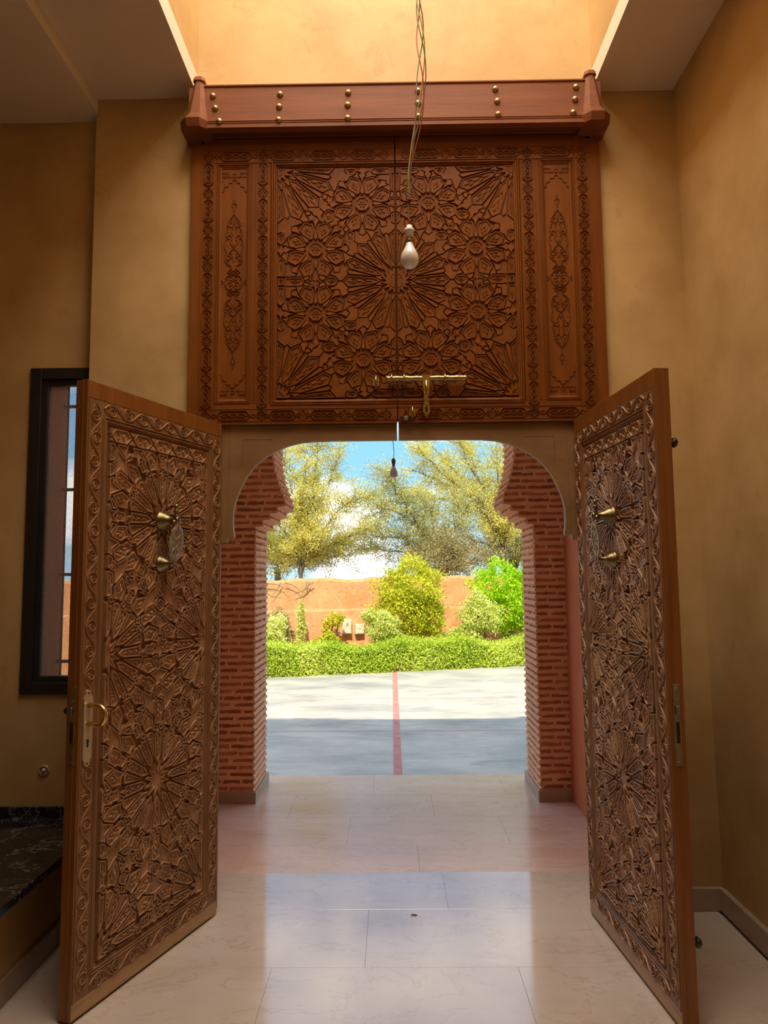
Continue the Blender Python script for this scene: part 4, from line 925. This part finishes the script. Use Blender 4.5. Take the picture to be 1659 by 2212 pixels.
# hedge
rng = np.random.default_rng(3)
hg = tag(empty('clipped_hedge', (0, yw(0), -.21)), 'low clipped green hedge along the far edge of the paving', 'hedge')
n = 75000; hx = rng.uniform(-4.5, 5.5, n); t = rng.random(n); hh = .47 + .05 * np.sin(hx * 2.3) + .04 * np.sin(hx * 5.1 + 1) - .02 * hx * 0
face = rng.random(n) < .55
dy = np.where(face, rng.normal(0, .05, n) + .03 * np.sin(hx * 9), rng.uniform(0, .75, n)); dz = np.where(face, rng.uniform(0, 1, n) ** .9 * hh, hh + rng.normal(0, .035, n))
dy = np.where(face, dy + .10 * (dz / hh) ** 2, dy)
leaves('foliage', 'leaf_hedge', np.stack([hx, SL * hx + dy, dz + .01], 1), .040, hg, rng)
MB().prism([(.07, -.004), (.75, -.004), (.73, .40), (.13, .40)], -4.5, 5.5, 'x').build('twig_mass', 'core', hg)
for v in hg.children[-1].data.vertices: v.co.y += SL * v.co.x
# adobe wall with a ledge, in two heights
def wz_top(x): return px(846, 1251, 1, yw(0) + 2.2).z
AW = 2.15
mb = MB(); ang_n = 60; vs = []; fs = []; r = random.Random(5)
cols = [-9 + 19 * i / 120 for i in range(121)]
for x in cols:
    zt = 1.46 + .02 * math.sin(3 * x) + .012 * math.sin(9.1 * x + 1) + (.05 if x > -.52 else 0) + (.0 if x < 2 else -.01); y = yw(x) + AW
    jl = lambda: r.uniform(-.012, .012)
    for (dy, z) in ((-.06, -.25), (-.06 + jl(), .2), (-.065 + jl(), .5), (-.06 + jl(), .80), (-.045, .83), (-.01, .85), (-.005 + jl() * .4, 1.1), (0 + jl() * .4, zt - .05), (.03, zt), (.20, zt + .01), (.24, zt - .05), (.26, -.25)): vs.append((x, y + dy, z))
k = 12
for i in range(120):
    for j in range(k - 1): fs.append((i * k + j, (i + 1) * k + j, (i + 1) * k + j + 1, i * k + j + 1))
struct('wall_garden', mb.add(vs, fs), 'adobe', 'orange adobe garden wall with a ledge behind the hedge', 'wall')
# dry root and crack lines clinging to the wall head
dv = tag(empty('dry_creeper', (px(630, 1265, 1, 14).x, yw(-2.2) + AW - .02, 1.2)), 'leafless dry creeper stems on the adobe wall head', 'creeper')
r = random.Random(9); base = dv.location
for k in range(9):
    a = r.uniform(-2.9, -.2); p = Vector((r.uniform(-.9, .8), 0, .2)); pts = []
    for i in range(9):
        pts.append((p.x, SL * p.x - .015, p.z)); a += r.uniform(-.5, .5); p = p + Vector((math.cos(a) * .07, 0, -abs(math.sin(a)) * .045))
    MB().tube(pts, [.010 * (1 - i / 10) for i in range(9)], 5).build('stem', 'bark', dv)
# meter boxes on the wall
for (X0, X1, Y0, Y1, lab) in ((737, 757, 1338, 1370, 'taller cream meter box on the adobe wall beside the creeper'), (765, 784, 1348, 1370, 'shorter cream meter box on the adobe wall beside the big bush')):
    xm = px((X0 + X1) / 2, 1350, 1, 14.9).x; yy = yw(xm) + AW - .07; a, b = px(X0, Y0, 1, yy - .1), px(X1, Y1, 1, yy - .1)
    e = tag(empty('meter_box', ((a.x + b.x) / 2, yy, b.z), math.atan(SL)), lab, 'box', 'meter boxes'); w_, h_ = b.x - a.x, a.z - b.z
    MB().bbox(-w_ / 2, w_ / 2, -.10, .03, 0, h_, .006).build('body', 'box', e); MB().bbox(-w_ * .42, w_ * .42, -.112, -.098, h_ * .06, h_ * .94, .004).build('cover', 'box', e)
    MB().box(-w_ * .1, w_ * .1, -.116, -.110, h_ * .55, h_ * .75).build('window', 'plinth', e); MB().lathe([(.006, 0), (.004, .008)], (w_ * .3, -.112, h_ * .4), (0, -1, 0), 8).build('lock', 'dark_metal', e)
# shrubs
def blob(rng, n, rx, ry, rz, lump=.24, shell=.70):
    d = rng.normal(size=(n, 3)); d /= np.linalg.norm(d, axis=1)[:, None]
    k = 1 + lump * (np.sin(5 * d[:, 0] + 2 * d[:, 2]) + np.sin(6 * d[:, 1] + 4 * d[:, 2] + 1) + np.sin(9 * d[:, 2] + 5 * d[:, 0])) / 2
    rr = (shell + (1 - shell) * rng.random(n)) * k * rng.uniform(.80, 1.12, n)
    return d * rr[:, None] * np.array([rx, ry, rz])
def shrub(name, label, cx, cyo, lobes, m, n, size, seed, cat='bush', stems=4):
    """lobes: (px x, px y, half-width px, half-height px) in the photograph, at the shrub's own depth"""
    rng = np.random.default_rng(seed); yy = yw(px(cx, 1400, 1, 14).x) + cyo; b = px(cx, 1400, 1, yy); s = yy / FPX
    e = tag(empty(name, (b.x, yy, -.235)), label, cat); P_ = []; tot = sum(l[2] * l[3] for l in lobes)
    for (X, Y, hw, hh) in lobes:
        c = px(X, Y, 1, yy); q = blob(rng, int(n * hw * hh / tot), hw * s, min(hw * s, .7) * .8, hh * s); q += np.array([c.x - b.x, 0, c.z + .235]); P_.append(q)
    P_ = np.concatenate(P_); P_ = P_[P_[:, 2] > .02]
    leaves('foliage', m, P_, size, e, rng)
    r = random.Random(seed)
    for k in range(stems):
        l = lobes[k % len(lobes)]; c = px(l[0], l[1], 1, yy); x0 = r.uniform(-.08, .08); tx = c.x - b.x + r.uniform(-.2, .2) * l[2] * s; tz = c.z + .235
        MB().tube([(x0, 0, 0), (x0 * .6 + tx * .4, .03, tz * .45), (tx, .02, tz)], [.028, .02, .008], 6).build('stem', 'bark', e)
    return e
shrub('round_bush', 'large yellow-green bush standing in front of the adobe wall', 885, 1.1, [(890, 1265, 72, 58), (870, 1320, 62, 60), (925, 1330, 40, 50)], 'leaf_yellow', 21600, .052, 21)
shrub('round_bush', 'large bright lime-green bush beside the brick pier', 1090, 1.15, [(1080, 1262, 62, 52), (1110, 1310, 52, 62), (1150, 1290, 60, 70)], 'leaf_lime', 21600, .052, 22)
shrub('round_bush', 'pale variegated bush in front of the lime-green bush', 1040, .75, [(1040, 1330, 46, 38), (1010, 1370, 36, 25), (1030, 1300, 22, 24)], 'leaf_pale', 8640, .048, 23)
shrub('round_bush', 'pale low bush at the foot of the yellow-green bush', 822, .8, [(830, 1355, 38, 34), (800, 1330, 20, 14), (850, 1385, 40, 18)], 'leaf_pale', 7200, .048, 24)
shrub('leafy_shrub', 'sparse pale shrub against the brick pier edge', 592, .8, [(590, 1370, 30, 34), (585, 1400, 30, 26), (605, 1345, 16, 18)], 'leaf_pale', 4080, .052, 25)
shrub('leafy_shrub', 'rusty half-dry shrub behind the pale shrub', 600, 1.2, [(600, 1345, 30, 28), (625, 1375, 16, 20)], 'leaf_dry', 1680, .052, 26)
shrub('climbing_plant', 'slender climbing plant reaching up the adobe wall', 650, 1.7, [(650, 1325, 9, 30), (652, 1360, 12, 26), (645, 1385, 10, 12)], 'leaf_pale', 1008, .052, 27, 'plant', 3)
shrub('climbing_plant', 'bright yellow-green creeper beside the taller meter box', 716, 1.7, [(722, 1340, 18, 16), (706, 1358, 10, 20), (735, 1335, 10, 8)], 'leaf_yellow', 1248, .052, 28, 'plant', 3)
shrub('leafy_shrub', 'small golden shrub poking above the hedge', 708, .9, [(708, 1384, 26, 14), (712, 1376, 14, 12)], 'leaf_yellow', 1440, .052, 29)
shrub('leafy_shrub', 'dark low undergrowth between the two big bushes', 975, 1.2, [(975, 1378, 30, 18), (1000, 1385, 30, 14)], 'leaf_pale', 1920, .048, 30)
# trees beyond the wall
def tree(label, X, yy, limbs, m, seed, size, ntw, nleaf, r0=.10, zb=-.235, ygroup='trees beyond the garden wall', twl=.5):
    """limbs: photo points each main limb passes through, at the tree's own depth"""
    rng = np.random.default_rng(seed); r = random.Random(seed); b = px(X, 1300, 1, yy); e = tag(empty('feathery_tree', (b.x, yy, zb)), label, 'tree', ygroup)
    mb = MB(); tips = []
    for li, limb in enumerate(limbs):
        pts = [Vector((0, 0, 0))]
        dy = r.uniform(-1.2, 1.2); tq = px(X + r.uniform(-4, 4), 1228, 1, yy); pts.append(Vector((tq.x - b.x, dy * .05, tq.z - zb)))
        for i, (lx, ly) in enumerate(limb):
            q = px(lx, ly, 1, yy); pts.append(Vector((q.x - b.x, dy * (i + 1) / len(limb), q.z - zb)))
        P_ = []
        for i in range(len(pts) - 1):
            for k in range(5): P_.append(pts[i].lerp(pts[i + 1], k / 5) + Vector((r.gauss(0, .02), r.gauss(0, .02), r.gauss(0, .02))))
        P_.append(pts[-1]); nP = len(P_)
        mb.tube(P_, [max(.012, r0 * (.75 if li else 1) * (1 - .88 * i / (nP - 1))) for i in range(nP)], 6)
        for k in range(ntw):
            t = r.uniform(.38, 1); i = min(int(t * (nP - 1)), nP - 2); p = P_[i].lerp(P_[i + 1], r.random()); dr = (P_[i + 1] - P_[i]).normalized()
            d = (dr * r.uniform(.2, 1.0) + Vector((r.gauss(0, .6), r.gauss(0, .6), r.gauss(.25, .5)))).normalized(); ln = r.uniform(.5, 1.3) * twl * 1.6
            q = [p]
            for s_ in range(4): d = (d + Vector((r.gauss(0, .22), r.gauss(0, .22), r.gauss(-.02, .2)))).normalized(); q.append(q[-1] + d * ln / 4)
            mb.tube(q, [.011, .008, .006, .004, .003], 4, False); tips.append(q)
    mb.build('branches', 'bark', e)
    P_ = []
    for q in tips:
        A = np.array([list(v) for v in q]); tt = rng.uniform(.6, 4, nleaf); i = np.minimum(tt.astype(int), 3); f = (tt - i)[:, None]
        P_.append(A[i] * (1 - f) + A[i + 1] * f + rng.normal(0, .085, (nleaf, 3)) * np.array([1, 1, .8]))
    leaves('foliage', m, np.concatenate(P_), size, e, rng, .1, .45); return e
tree('golden leafed tree arching over the wall with pale slender limbs', 650, 20., [[(655, 1180), (640, 1080), (610, 980)], [(670, 1160), (700, 1060), (735, 985)], [(640, 1190), (600, 1120), (570, 1060)], [(680, 1170), (740, 1100), (800, 1080)], [(650, 1130), (660, 1010), (650, 900)], [(690, 1190), (760, 1150), (820, 1130)], [(630, 1200), (590, 1190), (560, 1160)], [(660, 1150), (685, 1020), (690, 930)]], 'leaf_gold', 41, .058, 64, 110, .05)
tree('golden tree with a thick upright trunk and fanned limbs', 1095, 21., [[(1085, 1180), (1060, 1110), (1000, 1030), (940, 965)], [(1080, 1150), (1050, 1060), (1020, 960)], [(1085, 1140), (1075, 1050), (1070, 930)], [(1090, 1130), (1100, 1020), (1110, 920)], [(1060, 1120), (980, 1050), (890, 1010)], [(1100, 1150), (1130, 1060), (1160, 980)], [(1050, 1110), (960, 1080), (880, 1075)], [(1070, 1090), (1010, 990), (985, 920)], [(1050, 1100), (950, 1020), (905, 975)]], 'leaf_gold', 42, .058, 58, 110, .08)
tree('olive-green tree leaning across the gap of sky', 955, 19., [[(940, 1190), (890, 1120), (850, 1060), (838, 1040)], [(935, 1185), (870, 1160), (800, 1150)], [(945, 1180), (930, 1120), (905, 1090)], [(930, 1190), (850, 1190), (770, 1180)], [(960, 1190), (985, 1130), (1010, 1090)], [(920, 1160), (860, 1110), (815, 1100)]], 'leaf_olive', 43, .056, 50, 100, .06)
tree('dense olive tree low behind the wall near the golden tree', 600, 22., [[(610, 1200), (590, 1150), (580, 1100)], [(620, 1210), (660, 1170), (700, 1150)], [(600, 1220), (570, 1200), (550, 1170)], [(640, 1220), (700, 1210), (760, 1200)], [(650, 1210), (720, 1180), (780, 1160)], [(620, 1210), (640, 1150), (650, 1110)]], 'leaf_olive', 44, .06, 56, 100, .06)
tree('dusty olive tree behind the lime-green bush', 1110, 23., [[(1110, 1180), (1120, 1120), (1130, 1080)], [(1120, 1200), (1060, 1180), (1010, 1170)], [(1100, 1200), (1080, 1160), (1060, 1120)], [(1130, 1190), (1170, 1150), (1200, 1120)], [(1090, 1210), (1030, 1210), (980, 1200)], [(1100, 1200), (1140, 1200), (1180, 1190)]], 'leaf_olive', 45, .06, 52, 100, .09)
tree('pale dry tree between the two big bushes', 960, 17.5, [[(975, 1230), (940, 1200), (900, 1190)], [(970, 1225), (1000, 1190), (1030, 1180)], [(965, 1230), (930, 1225), (890, 1225)], [(985, 1230), (975, 1190), (965, 1165)], [(960, 1235), (990, 1220), (1020, 1215)]], 'leaf_dry', 46, .054, 46, 60, .04)
# a dry twig lying on the polished floor
q = px(895, 1978, 2, 0)
tw = tag(empty('dry_twig', (q.x, q.y, 0)), 'tiny dark dry twig lying on the marble floor', 'twig')
MB().tube([(-.016, 0, .003), (-.004, .003, .0035), (.006, -.001, .003), (.015, .002, .002)], [.0015, .003, .0028, .001], 6).build('stalk', 'bark', tw)
MB().tube([(-.002, .002, .0035), (.004, .009, .003)], [.0015, .0008], 5).build('side_shoot', 'bark', tw)
